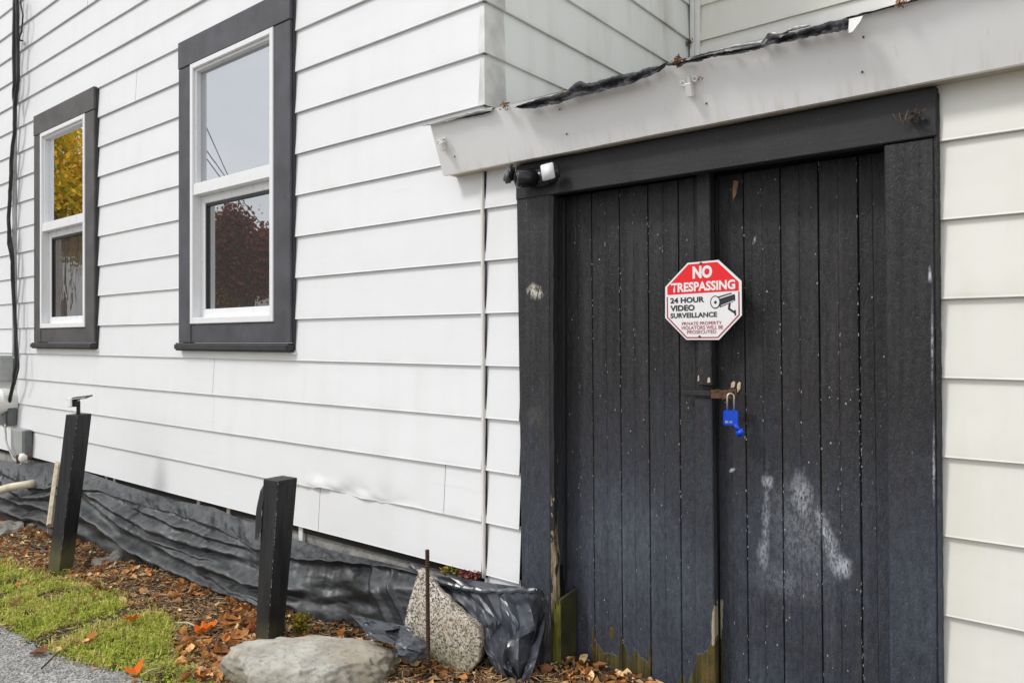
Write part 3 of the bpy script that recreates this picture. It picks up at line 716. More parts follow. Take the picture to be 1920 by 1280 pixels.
# hasp
hasp = B(); a = P(1282, 736, .052); c = P(1338, 737, .052); h2 = P(1386, 735, .052)
hasp.prism([(a.x, a.z - .008), (c.x, c.z - .009), (c.x, c.z + .008), (a.x, a.z + .008)], .032, .040)
hs_ = hasp.build('hasp_plate', M['head'], shed, .002)
b = B(); pts_ = []
for i in range(13):
    t = i / 12; pts_.append((lerp(c.x, h2.x, t), c.z - .015 + .003 * fbm(t * 5, 1, 1)))
for i in range(13):
    t = 1 - i / 12; pts_.append((lerp(c.x, h2.x, t), c.z + .013 + .004 * fbm(t * 6, 4, 1) + (.006 if t > .7 else 0)))
b.prism(pts_, .030, .038); b.build('hasp_strap', M['rust'], hs_, .001)
q = P(1373, 733, .04); pts_ = [(q.x + .011 * math.cos(t), .038 - .016 * math.sin(t), q.z) for t in np.linspace(-.3, math.pi + .3, 12)]
B().tube(pts_, .003, 6).build('staple', M['rust'], hs_, smooth=True)
for (px, py, w_, h_) in ((1371, 721, .014, .022), (1382, 724, .012, .028), (1377, 734, .018, .010)):
    q = P(px, py, .08); B().prism([(q.x - w_ / 2, q.z - h_ / 2), (q.x + w_ / 3, q.z - h_ / 2 + .003), (q.x + w_ / 2, q.z + h_ / 3), (q.x + w_ * .1, q.z + h_ / 2), (q.x - w_ / 2.5, q.z + h_ / 5)], .093, .098).build('paint_chip', M['barewood'], lfR)
# unseen panel added close behind the planks to keep the interior dark
B().box(XDL - .02, XDR + .02, .14, .16, 0, 2.0).build('added_unseen_dark_panel', M['darkwood'], shed)

# soffit, fascia, roof
B().box(P(830, 300, -.075).x + .01, 1.7, -.066, .0035, 1.962, 1.974).build('soffit', M['soffit'], shed)
nfx = 60; xl = P(808, 237, -.15).x; xlb = P(832, 327, -.075).x
V = []; F = []
for i in range(nfx + 1):
    t = i / nfx
    for (z, y, xs_) in ((1.957, -.062, xlb), (1.957, -.078, xlb), (2.02, -.104, lerp(xlb, xl, .36)), (2.139, -.153, xl), (2.139, -.128, xl)):
        x = lerp(xs_, 1.72, t); V.append((x, y + .0016 * fbm(x * 2.5, z * 3, 0, 2), z + .0012 * fbm(x * 3, 7, 0, 2)))
for i in range(nfx):
    for j in range(5): a = i * 5 + j; c = i * 5 + (j + 1) % 5; F.append([a, c, c + 5, a + 5])
F += [[0, 1, 2, 3, 4], [nfx * 5 + k for k in (4, 3, 2, 1, 0)]]
fas = B(); fas.add(V, F); fas = fas.build('fascia_board', M['fascia'], shed)
roofV = [(XCOR + .02, -.02, 2.185), (1.72, -.02, 2.185), (1.72, YBACK, 2.965), (XCOR + .02, YBACK, 2.965)]
B().add(roofV + [(v[0], v[1], v[2] - .03) for v in roofV], [[0, 1, 2, 3], [7, 6, 5, 4], [0, 4, 5, 1], [1, 5, 6, 2], [2, 6, 7, 3], [3, 7, 4, 0]]).build('roof_deck', M['roofmetal'], shed)
B().add([(xl + .01, -.145, 2.143), (1.72, -.145, 2.143), (1.72, -.022, 2.186), (XCOR - .02, -.022, 2.186), (xl + .01, -.022, 2.186)], [[0, 1, 2, 3, 4]]).build('roof_eave', M['roofmetal'], shed, fixn=False)
B().box(XCOR + .06, 1.6, YBACK - .022, YBACK - .017, 2.955, 3.0).build('wall_flashing', M['whiteplastic'], shed)
# torn membrane along the roof edge
def edge_band(pts, mat, y=-.168, amp=.006, name='edge_membrane', n=26, hook=.02):
    """pts: (px, y_top, y_bottom) along the edge in the photo; becomes a rolled strip hanging off the roof edge"""
    px = [p[0] for p in pts]; V = []; F = []
    m_ = 7
    for i in range(n * 2 + 1):
        u = lerp(px[0], px[-1], i / (2 * n)); tp = interp(u, px, [p[1] for p in pts]); bt = interp(u, px, [p[2] for p in pts])
        a = P(u, tp, y); c = P(u, bt, y + .012)
        for j in range(m_):
            v = j / (m_ - 1); w_ = a.lerp(c, v)
            w_.y += amp * fbm(u * .05, v * 3, 2) + .35 * amp * fbm(u * .2, v * 5, 4) - (.012 if amp > .005 else 0) + .014 * math.sin(v * math.pi) * (1 if amp > .005 else -.5) + (.02 if j == 0 else 0) - (.012 if j >= m_ - 2 else 0)
            w_.z += (.003 * fbm(u * .08, v, 5) if 0 < j < m_ - 1 else .002 * fbm(u * .15, v * 9, 7)) + (.004 if j == 0 else 0)
            V.append(w_)
    for i in range(n * 2):
        for j in range(m_ - 1): a = i * m_ + j; F.append([a, a + m_, a + m_ + 1, a + 1])
    b = B(); b.add(V, F); o = b.build(name, mat, shed, smooth=True)
    return o
edge_band([(797, 236, 238), (815, 230, 236), (850, 218, 228), (900, 206, 213), (925, 200, 210)], M['roofmetal'], -.165, .002, 'drip_edge', 14)
edge_band([(830, 230, 233), (870, 219, 224), (900, 213, 219), (922, 207, 213)], M['felt'], -.16, .002, n=10)
edge_band([(968, 201, 204), (985, 193, 207), (1010, 186, 207), (1060, 172, 196), (1076, 156, 190), (1086, 153, 187), (1098, 158, 184), (1130, 150, 177), (1160, 141, 169), (1190, 137, 161), (1215, 128, 152), (1235, 124, 142), (1250, 118, 124)], M['felt'], -.17, .010, n=40)
edge_band([(1246, 121, 124), (1270, 119, 127), (1300, 108, 122), (1340, 101, 111), (1400, 90, 101), (1432, 82, 95), (1440, 68, 92), (1452, 66, 89), (1462, 72, 87), (1474, 64, 85), (1490, 60, 82), (1530, 49, 74), (1570, 38, 66), (1592, 33, 63)], M['felt'], -.17, .010, n=44)
edge_band([(1590, 34, 37), (1640, 21, 25), (1700, 5, 9), (1800, -22, -18), (2200, -125, -121)], M['felt'], -.166, .003, n=30)
edge_band([(1300, 107, 109), (1380, 84, 92), (1432, 76, 84), (1445, 62, 66), (1456, 60, 72), (1470, 66, 66), (1480, 53, 62), (1505, 46, 57), (1520, 48, 53)], M['roofmetal'], -.152, .004, 'lifted_roofing', 30)
q = [P(1592, 36, -.17), P(1618, 30, -.175), P(1612, 42, -.19), P(1598, 60, -.185), P(1590, 63, -.172)]
B().add(q, [[0, 1, 2, 3, 4]]).build('curled_flap', M['whiteplastic'], shed, fixn=False)
# ragged fringe of lint under the torn edge, debris tufts
def tuft(px, py, y, sz, n, name, mat, parent, label=None):
    c = P(px, py, y); b = B()
    for i in range(n):
        d = Vector((random.gauss(0, 1), random.gauss(0, .5), random.gauss(0, .7))).normalized() * sz * random.uniform(.4, 1)
        a = c + Vector((random.gauss(0, sz * .5), random.gauss(0, sz * .25), random.gauss(0, sz * .3)))
        w_ = Vector((random.gauss(0, 1), random.gauss(0, 1), random.gauss(0, 1))).normalized() * sz * .22
        b.add([a - w_, a + d * .5 + w_ * 1.3, a + d, a + d * .4 - w_], [[0, 1, 2, 3]])
    o = b.build(name, mat, parent, fixn=False)
    if label: o['label'] = label
    return o
tuft(945, 198, -.17, .016, 40, 'debris_tuft', M['debris'], shed)
tuft(1270, 115, -.17, .018, 60, 'debris_tuft', M['debris'], shed)
tuft(1690, 5, -.17, .014, 40, 'debris_tuft', M['debris'], shed)
tuft(1052, 174, -.165, .010, 14, 'debris_tuft', mk_simple('yellow_lichen', (.40, .33, .06), .8), shed)
q = PXX(1291, 78, XCOR + .04); b = B(); 
tuft(1291, 80, YBACK - .09, .022, 40, 'rusted_corner_scrap', M['rust'], house)
for (px, py) in ((1619, 71), (1617, 136), (1325, 195), (1063, 252), (1050, 206), (853, 294)):
    q = P(px, py, -.1); t = (q.z - 1.957) / (2.139 - 1.957); q = P(px, py, lerp(-.078, -.153, t) - .001)
    B().tube([q, q + Vector((0, -.0035, .0012))], .0028, 7).build('nail', M['nail'], shed)
def clip(px, py, s_=1.0, full=True):
    q = P(px, py, -.118); t = (q.z - 1.957) / .182; yy = lerp(-.078, -.153, t) - .003; q = P(px, py, yy)
    r = Matrix.Rotation(R(23), 3, 'X')
    o = B().rbox(q + r @ Vector((0, -.012, -.012 * s_)), .017 * s_, .022, .034 * s_, r).build('cable_clip', M['whiteplastic'], shed, .002)
    for sx, sz in ((-1, .006), (1, .010)) if full else ((-1, .008),):
        b = B(); cc = q + r @ Vector((sx * .016 * s_, -.008, sz * s_)); ring = []
        for k in range(13): a_ = k * 2 * math.pi / 12; ring.append(cc + r @ Vector((.007 * math.cos(a_), 0, .007 * math.sin(a_))))
        B().tube(ring, .0035, 6, False).build('screw_eye', M['whiteplastic'], o, smooth=True)
    B().rbox(q + r @ Vector((.0, -.006, .012 * s_)), .012, .010, .016, r).build('clip_arm', M['whiteplastic'], o, .001)
    return o
clip(1295, 158, 1.2); clip(832, 268, 1.0)
tuft(1311, 148, -.15, .010, 16, 'debris_tuft', M['debris'], shed)
tuft(834, 262, -.15, .008, 10, 'debris_tuft', M['debris'], shed)
# cobweb debris in the upper right of the head
tuft(1715, 222, -.05, .019, 46, 'web_debris', mk_simple('dusty_web', (.05, .035, .025), .9, var=.6), shed, 'dusty cobweb scraps at the upper right of the head board')
b = B()
for i in range(6):
    a = P(1700 + random.uniform(-15, 15), 235 + random.uniform(-20, 25), -.045); c = a + Vector((random.gauss(.01, .02), random.gauss(0, .01), random.gauss(.02, .02)))
    b.tube([a, (a + c) / 2 + Vector((0, -.004, -.004)), c], .0007, 4)
b.build('web_strands', M['debris'], shed)
q = P(1378, 358, .083)
o = B().add([q + Vector((-.006, -.003, -.035)), q + Vector((.010, -.012, -.01)), q + Vector((.014, -.006, .028)), q + Vector((.002, -.016, .030)), q + Vector((-.004, -.010, 0))], [[0, 1, 4], [1, 2, 3], [1, 3, 4]]).build('dry_leaf', M['debris'], None, fixn=False)
tag(o, 'small curled brown leaf stuck near the top of the right door leaf', 'leaf')

# ------------------------------------------------------------------ sign
sg = thing('warning_sign', tuple(P(1316, 564, .035)), 'octagonal red and white NO TRESPASSING 24 HOUR VIDEO SURVEILLANCE sign on the black door', 'sign')
YS = .030
SC = P(1316.3, 563.8, YS); SU = .2505 / 955
TILT = R(0.6)
def sp(zx, zy):                             # sign-face coordinates (drawing units) -> wall plane
    a, b_ = (zx - 648) * SU * 1.045, -(zy - 631) * SU
    return SC.x + a * math.cos(TILT) - b_ * math.sin(TILT), SC.z + a * math.sin(TILT) + b_ * math.cos(TILT)
octo = [(470, 155), (855, 150), (1125, 420), (1125, 825), (850, 1110), (445, 1105), (170, 825), (175, 435)]
B().prism([sp(*p) for p in octo[::-1]], YS, YS + .0022).build('panel', M['signwhite'], sg, .0006)
B().prism([sp(*p) for p in [(480, 176), (840, 172), (1093, 428), (1093, 532), (205, 538), (205, 438)][::-1]], YS - .0006, YS).build('red_field', M['red'], sg)
def stroke(pts, w_, y0, y1, bld, closed=False):
    pts = [Vector(p) for p in pts]
    for i in range(len(pts) - 1):
        d = (pts[i + 1] - pts[i]).normalized(); n_ = Vector((-d.y, d.x)) * w_ / 2; e = d * w_ * .2
        q = [pts[i] - e + n_, pts[i] - e - n_, pts[i + 1] + e - n_, pts[i + 1] + e + n_]
        bld.prism([sp(v.x, v.y) for v in q], y0 - i * .00003, y1)
b = B(); stroke([(203, 566), (203, 818), (452, 1077), (838, 1080), (1093, 818), (1093, 545)], 15, YS - .0006, YS, b); b.build('border_line', M['darkred'], sg)
def lettering(txt, x0, x1, y0, y1, mat, bold=.02):
    cu = bpy.data.curves.new('lettering', 'FONT'); cu.body = txt; cu.size = 1; cu.offset = bold; cu.extrude = 0; cu.resolution_u = 3
    o = bpy.data.objects.new('tmp', cu); COL.objects.link(o); dg = bpy.context.evaluated_depsgraph_get()
    me = bpy.data.meshes.new_from_object(o.evaluated_get(dg)); bpy.data.objects.remove(o); me.name = 'lettering'
    xs_ = [v.co.x for v in me.vertices]; ys_ = [v.co.y for v in me.vertices]
    a0, a1, b0, b1 = min(xs_), max(xs_), min(ys_), max(ys_)
    for v in me.vertices:
        zx = x0 + (v.co.x - a0) / (a1 - a0) * (x1 - x0); zy = y1 - (v.co.y - b0) / (b1 - b0) * (y1 - y0)
        X, Z = sp(zx, zy); v.co = (X, YS - .0011, Z)
    me.materials.clear(); me.materials.append(mat); return link('lettering', me, sg)
lettering('NO', 535, 778, 203, 358, M['signwhite'], .05)
lettering('TRESPASSING', 253, 1052, 395, 512, M['signwhite'], .035)
lettering('24 HOUR', 243, 676, 578, 648, M['signblack'], .035)
lettering('VIDEO', 243, 556, 672, 746, M['signblack'], .035)
lettering('SURVEILLANCE', 243, 832, 770, 833, M['signblack'], .03)
lettering('PRIVATE PROPERTY', 392, 888, 884, 924, M['darkred'], .008)
lettering('VIOLATORS WILL BE', 382, 903, 934, 978, M['darkred'], .008)
lettering('PROSECUTED', 458, 820, 988, 1030, M['darkred'], .008)
b = B(); b.prism([sp(*p) for p in [(835, 592), (1000, 552), (1048, 580), (1050, 648), (868, 722)][::-1]], YS - .0008, YS)
stroke([(985, 665), (975, 742), (1046, 792)], 24, YS - .0009, YS, b); stroke([(1046, 762), (1050, 820)], 18, YS - .0010, YS, b)
b.prism([sp(812 + 62 * math.cos(t), 655 + 78 * math.sin(t)) for t in np.linspace(0, 2 * math.pi, 24, endpoint=False)][::-1], YS - .0012, YS)
cs = b.build('camera_symbol', M['signblack'], sg)
b = B(); b.prism([sp(812 + 50 * math.cos(t), 655 + 66 * math.sin(t)) for t in np.linspace(0, 2 * math.pi, 24, endpoint=False)][::-1], YS - .0016, YS - .0012)
stroke([(865, 610), (1035, 566)], 12, YS - .0012, YS, b); stroke([(880, 700), (1040, 645)], 7, YS - .0012, YS, b)
b.build('symbol_highlight', M['signwhite'], cs)
B().prism([sp(815 + 17 * math.cos(t), 658 + 20 * math.sin(t)) for t in np.linspace(0, 2 * math.pi, 14, endpoint=False)][::-1], YS - .0020, YS - .0016).build('symbol_lens', M['signblack'], cs)
for (zx, zy) in ((640, 172), (615, 1065)):
    X, Z = sp(zx, zy); B().tube([(X, YS + .018, Z), (X, YS - .003, Z)], .0035, 8).build('screw', M['nail'], sg)

# ------------------------------------------------------------------ padlock
q = P(1370, 768, .022)
pk = thing('padlock', tuple(q), 'blue covered padlock hanging from the rusty hasp', 'padlock')
hx = .0085
pts = [(q.x - hx, .022, q.z - .006), (q.x - hx, .022, q.z + .038)] + [(q.x - hx * math.cos(t), .022, q.z + .040 + .011 * math.sin(t)) for t in np.linspace(0, math.pi, 8)] + [(q.x + hx, .022, q.z + .038), (q.x + hx, .022, q.z - .006)]
pts = [(x, .022 + (x - q.x) * .7, z) for x, y, z in pts]
B().tube(pts, .0030, 8).build('shackle', M['steel'], pk, smooth=True)
rot = Matrix.Rotation(R(28), 3, 'Z')
B().rbox((q.x, .022, q.z - .025), .044, .028, .046, rot).build('body', M['blue'], pk, .003, 2, False)
cv = B().rbox((q.x + .021, .019, q.z - .052), .014, .012, .028, Matrix.Rotation(R(-38), 3, 'Y')).rbox((q.x + .031, .019, q.z - .068), .026, .012, .022, Matrix.Rotation(R(-38), 3, 'Y')).build('keyhole_cover', M['blue'], pk, .004, 3, True)
tb = B()
for i in range(6):
    tb.rbox(Vector((q.x, .022, q.z - .036)) + rot @ Vector((-.016 + i * .0036, -.0137, random.uniform(-.0006, .0006))), .0026, .0006, .0055 + .001 * (i % 2), rot)
tb.build('mark', M['signwhite'], pk)

# ------------------------------------------------------------------ security light
sl = thing('security_light', tuple(P(985, 340, -.06)), 'black security camera with white lamp panel under the left end of the fascia', 'security light')
q = P(1008, 334, -.035)
B().rbox(P(1012, 332, -.045), .11, .03, .070).build('mount_plate', M['blackplastic'], sl, .010, 3, True)
def cyl(c, d, r0, L, n=20, fl=.004):
    d = Vector(d).normalized(); c = Vector(c)
    return [c, c + d * fl, c + d * (L - fl), c + d * L], [r0 - fl, r0, r0, r0 - fl]
c0 = P(990, 335, -.075); dn = Vector((-.55, -.8, -.12)).normalized()
p_, r_ = cyl(c0 - dn * .03, dn, .031, .075); B().tube(p_, r_, 20).build('camera_body', M['blackplastic'], sl, smooth=True)
lamp_d = Vector((.18, -1, -.1)).normalized()
c1 = P(1027, 322, -.095); rt = lamp_d.to_track_quat('-Y', 'Z').to_matrix() @ Matrix.Rotation(R(-7), 3, 'Y')
B().rbox(c1 + Vector((0, .016, 0)), .066, .030, .070, rt).build('lamp_housing', M['blackplastic'], sl, .011, 3, True)
B().rbox(c1, .050, .006, .056, rt).build('lamp_panel', M['led'], sl, .0028, 2, True)
c2 = P(957, 330, -.10); rt2 = Matrix.Rotation(R(35), 3, 'Z') @ Matrix.Rotation(R(8), 3, 'Y')
B().rbox(c2 + Vector((0, 0, .008)), .030, .045, .066, rt2).build('lens_head', M['blackplastic'], sl, .010, 3, True)
B().rbox(c2 + Vector((-.002, -.014, -.004)), .026, .036, .050, rt2).build('lens_cover', M['greydark'], sl, .008, 3, True)
ring = [c0 + dn * .045 + (dn.orthogonal().normalized() * math.cos(t) + dn.cross(dn.orthogonal().normalized()) * math.sin(t)) * .021 for t in np.linspace(0, 2 * math.pi, 19)]
B().tube(ring, .002, 6, False).build('lens_ring', M['greydark'], sl, smooth=True)

# ------------------------------------------------------------------ posts
def post(bc, tc_, wtop, wbot, rotz, label, group):
    t = thing('wooden_post', tuple(bc), label, 'post', group)
    bc = Vector(bc); tc_ = Vector(tc_); rz = Matrix.Rotation(rotz, 3, 'Z'); V = []
    n = 8
    for j in range(n + 1):
        c = (bc - Vector((0, 0, .08))).lerp(tc_, j / n); w_ = lerp(wbot, wtop, j / n) / 2
        V += [c + rz @ Vector((x * w_, y * w_, 0)) for x, y in ((-1, -1), (1, -1), (1, 1), (-1, 1))]
    F = [[j * 4 + k, j * 4 + (k + 1) % 4, j * 4 + 4 + (k + 1) % 4, j * 4 + 4 + k] for j in range(n) for k in range(4)] + [[3, 2, 1, 0], [n * 4 + k for k in range(4)]]
    b = B(); b.add(V, F); b.build('post_shaft', M['post'], t, .003)
    k = min(range(4), key=lambda k: (V[n * 4 + k] - cam.location).length); fb_ = B(); rr = random.Random(int(rotz * 100))
    e0, e1 = V[k], V[n * 4 + k]; out = (Vector((cam.location.x, cam.location.y, e1.z)) - e1).normalized()
    for _ in range(46):
        u = rr.uniform(.12, 1); p = e0.lerp(e1, u) + out * .0012; h = rr.uniform(.002, .012); w_ = rr.uniform(.0006, .0016); sx = Vector((RX, RY, 0)) * w_
        fb_.add([p - sx, p + sx, p + sx * .6 + Vector((0, 0, h)), p - sx * .4 + Vector((0, 0, h * .8))], [[0, 1, 2, 3]])
    tag(fb_.build('worn_edge_flakes', M['flake'], t, fixn=False), kind='stuff')
    return t
g1 = G(110, 1070); d1 = (Vector((g1.x, g1.y)) - Vector((CX, CY))); dep1 = FX * d1.x + FY * d1.y
def at_depth(px, py, dep):
    u = (px - 960) / 1400; return Vector((dep * (FX + RX * u), CY + dep * (FY + RY * u), CZ - (py - 640) / 1400 * dep))
t1 = at_depth(148, 776, dep1)
post(g1, t1, .096, .094, R(18), 'farther leaning black wooden post with a solar lamp on top', 'black posts in the planting bed')
g2 = G(502, 1208); d2 = Vector((g2.x - CX, g2.y - CY)); dep2 = FX * d2.x + FY * d2.y
t2 = at_depth(526, 896, dep2)
post(g2, t2, .098, .080, R(4), 'nearer black wooden post behind the flat boulder, strap on its left', 'black posts in the planting bed')
# strap
st = B(); V = []; F = []
for i in range(14):
    t = i / 13; px = interp(t, [0, .15, .5, 1], [497, 488, 480, 478]); py = lerp(903, 1010, t); wv = interp(t, [0, .2, .8, 1], [5, 9, 12, 5])
    for (dx, dd) in ((0, .03), (wv, .0), (wv, -.010), (0, .02)):
        V.append(at_depth(px + dx, py + (0 if dx == 0 else 3), dep2 - .01 + dd))
for i in range(13):
    for k in range(4): F.append([i * 4 + k, i * 4 + (k + 1) % 4, i * 4 + 4 + (k + 1) % 4, i * 4 + 4 + k])
F += [[3, 2, 1, 0], [52, 53, 54, 55]]
st.add(V, F); tag(st.build('strap', M['blackplastic'], None), 'curved black plastic strap hung on the left side of the nearer post', 'strap')
# solar lamp
so = thing('solar_lamp', tuple(t1), 'small black solar spotlight standing on the farther post', 'lamp')
B().tube([at_depth(147, 778, dep1), at_depth(147, 752, dep1)], .011, 10).build('neck', M['blackplastic'], so)
B().rbox(at_depth(139, 754, dep1), .055, .05, .050, Matrix.Rotation(R(-35), 3, 'Z')).build('lamp_head', M['blackplastic'], so, .004)
B().rbox(at_depth(131, 754.5, dep1 - .045), .034, .012, .054, Matrix.Rotation(R(10), 3, 'Z')).build('lens', M['vinyl'], so, .004)
rp = Matrix.Rotation(R(38), 3, 'Z') @ Matrix.Rotation(R(-7), 3, 'Y') @ Matrix.Rotation(R(8), 3, 'X')
B().rbox(at_depth(150, 745.5, dep1), .115, .075, .008, rp).build('solar_panel', M['blackplastic'], so, .002)

# ------------------------------------------------------------------ left end: boxes, cables, pipes
def boxthing(name, px0, px1, py0, py1, depth, mat, side, label, cat):
    a = P(px0, (py0 + py1) / 2, -.02).x; c = P(px1, (py0 + py1) / 2, -.02).x; z1 = P(px1, py0, -.05).z; z0 = P(px1, py1, -.05).z
    t = thing(name, ((a + c) / 2, 0, z0), label, cat)
    B().box(a, c - .02, -depth - .014, -.014, z0, z1).build('case', mat, t, .006, 2)
    B().box(a + .006, c - .026, -depth - .022, -depth - .0142, z0 + .006, z1 - .006).build('cover', mat, t, .003)
    B().box(c - .0198, c - .004, -depth * .9 - .014, -.016, z0 + .004, z1 - .004).build('side_flange', side, t, .003)
    return t
boxthing('meter_box', -12, 24, 667, 715, .10, M['greybox'], M['greybox'], 'grey utility box above the round meter at the far left', 'utility box')
boxthing('junction_box', 14, 31, 740, 800, .07, M['greydark'], M['greydark'], 'narrow dark grey box beside the meter, behind the black cable', 'junction box')
fb = boxthing('valve_box', 36, 60, 808, 862, .06, M['greybox'], M['greydark'], 'lowest grey box above the white valve at the bottom of the siding', 'valve box')
q = P(2, 752, -.10); mt = thing('electric_meter', tuple(q), 'pale round utility meter at the far left edge', 'meter')
q.y = -.01
B().tube([q, q + Vector((0, -.10, 0)), q + Vector((0, -.13, 0))], [.105, .105, .085], 24).build('meter_can', M['whiteplastic'], mt, smooth=False)
B().tube([q + Vector((0, -.13, 0)), q + Vector((0, -.17, 0))], [.07, .06], 20).build('meter_glass', M['greybox'], mt)
vq = P(44, 858, -.14); vv = thing('pipe_valve', tuple(vq), 'small white round valve below the lowest grey box', 'valve')
B().tube([vq + Vector((0, .05, 0)), vq], .016, 10).build('pipe_stub', M['rust'], vv)
B().tube([vq + Vector((.0, -.03, 0)), vq + Vector((0, -.02, 0)), vq + Vector((0, .0, 0)), vq + Vector((0, .02, 0))], [.015, .034, .036, .02], 14).build('valve_wheel', M['whiteplastic'], vv, smooth=True)
B().tube([vq + Vector((-.05, -.02, .02)), vq + Vector((-.045, -.02, -.045))], .014, 8).build('drain_spout', M['rust'], vv)
def cable(name, pts, r, mat, label, cat, y=-.05, n=7, group=None):
    pp = []
    for i in range(len(pts) - 1):
        for k in range(6):
            t = k / 6; px = lerp(pts[i][0], pts[i + 1][0], t); py = lerp(pts[i][1], pts[i + 1][1], t)
            pp.append(P(px + .9 * fbm(py * .03, px, r * 99), py, y + .006 * fbm(py * .02, 2, r * 50)))
    pp.append(P(pts[-1][0], pts[-1][1], y))
    return tag(B().tube(pp, r, n).build(name, mat, None, smooth=True), label, cat, group)
cable('conduit', [(28, -10), (28, 200), (27, 400), (27, 560), (27, 668)], .017, M['conduit'], 'pale painted conduit running up the wall left of the farther window', 'conduit', -.035)
cable('cable', [(32, -10), (33, 70), (34, 150), (28, 200), (27, 250), (21, 300), (20, 350), (16, 410), (18, 440), (23, 480), (26, 560), (29, 620), (31, 680), (24, 725), (16, 760), (10, 800)], .014, M['cable'], 'thick black cable zigzagging down beside the pale conduit', 'cable', -.07)
cable('cable', [(27, -10), (26, 100), (27, 160), (26, 180), (28, 200)], .014, M['cable'], 'straight upper black cable left of the thick zigzag cable', 'cable', -.06)
cable('cable', [(36, -10), (43, 30), (40, 60), (34, 80), (33, 150)], .006, M['cable'], 'thin looping black cable at the very top of the conduit', 'cable', -.07)
cable('cable', [(16, 410), (14, 450), (21, 490), (22, 530), (27, 600), (32, 640), (35, 690), (28, 720)], .006, M['cable'], 'thin black cable looping beside the lower thick cable', 'cable', -.09)
cable('cable', [(9, 795), (12, 830), (25, 860), (40, 870)], .007, M['conduit'], 'thin grey cable curving below the round meter', 'cable', -.12)
B().rbox(P(38, 76, -.04), .05, .03, .012, Matrix.Rotation(.3, 3, 'Y')).build('cable_bracket', M['cable'], None); tag(COL.objects[-1], 'small dark bracket sticking out beside the top of the cables', 'bracket')
a = P(-20, 924, -.30); c = P(62, 906, -.16)
tag(B().tube([a, a.lerp(c, .5) + Vector((0, 0, .01)), c], .029, 12).build('drain_pipe', M['pvc'], None, smooth=True), 'short beige pipe poking from the black plastic at the far left', 'pipe')
a = P(93, 985, -.26); c = P(108, 868, -.05)
tag(B().tube([a, a.lerp(c, .5), c], [.020, .019, .018], 7).build('wooden_stake', M['palewood'], None), 'pale wooden stake leaning on the wall behind the farther post', 'stake')

# ------------------------------------------------------------------ tarp (long run)
def grid_obj(name, rows, mat, parent=None, smooth=True, thick=0):
    n = len(rows[0]); V = [v for r in rows for v in r]; F = [[j * n + i, j * n + i + 1, (j + 1) * n + i + 1, (j + 1) * n + i] for j in range(len(rows) - 1) for i in range(n - 1)]
    b = B(); b.add(V, F); o = b.build(name, mat, parent, smooth=smooth, fixn=True)
    if thick:
        md = o.modifiers.new('thick', 'SOLIDIFY'); md.thickness = thick; md.offset = 0
    return o
tpx = [-60, 0, 30, 60, 105, 160, 230, 330, 400, 480, 560, 640, 740, 800, 850, 905]
t_top = [862, 862, 866, 868, 866, 884, 908, 938, 950, 985, 1012, 1036, 1058, 1074, 1084, 1094]
t_edge = [880, 884, 900, 912, 905, 905, 935, 962, 985, 1028, 1047, 1050, 1062, 1078, 1092, 1102]
t_out = [.10, .12, .13, .12, .10, .10, .13, .14, .14, .15, .14, .12, .10, .08, .08, .08]
t_bot = [955, 962, 975, 985, 990, 1004, 1042, 1066, 1084, 1110, 1150, 1172, 1192, 1215, 1240, 1260]
t_bout = [.16, .16, .17, .17, .16, .17, .18, .18, .19, .20, .19, .18, .18, .17, .16, .15]
# fold ridges: (px list, v list, amplitude, width)
FOLDS = [([140, 240, 300, 370, 440], [.24, .40, .50, .52, .44], .055, .055), ([165, 260, 340, 480, 560], [.34, .58, .70, .70, .62], .065, .065), ([150, 220, 300, 420, 520], [.50, .74, .88, .93, .92], .055, .05),
         ([255, 330, 400, 455], [.30, .35, .36, .30], .040, .035), ([0, 60, 130, 200], [.35, .44, .38, .2], .05, .05), ([-30, 70, 140, 190], [.58, .55, .66, .62], .055, .05),
         ([20, 80, 150], [.8, .77, .85], .05, .05), ([380, 450, 540], [.80, .86, .82], .04, .06), ([300, 360, 410], [.60, .62, .60], .03, .025), ([40, 90, 160], [.24, .30, .27], .04, .03)]
VF = [(690, 742, .030, 10), (724, 775, .022, 7), (655, 640, -.022, 10), (600, 572, .012, 16)]  # steep folds: px at top, px at bottom
rows = []; NU, NV = 480, 84
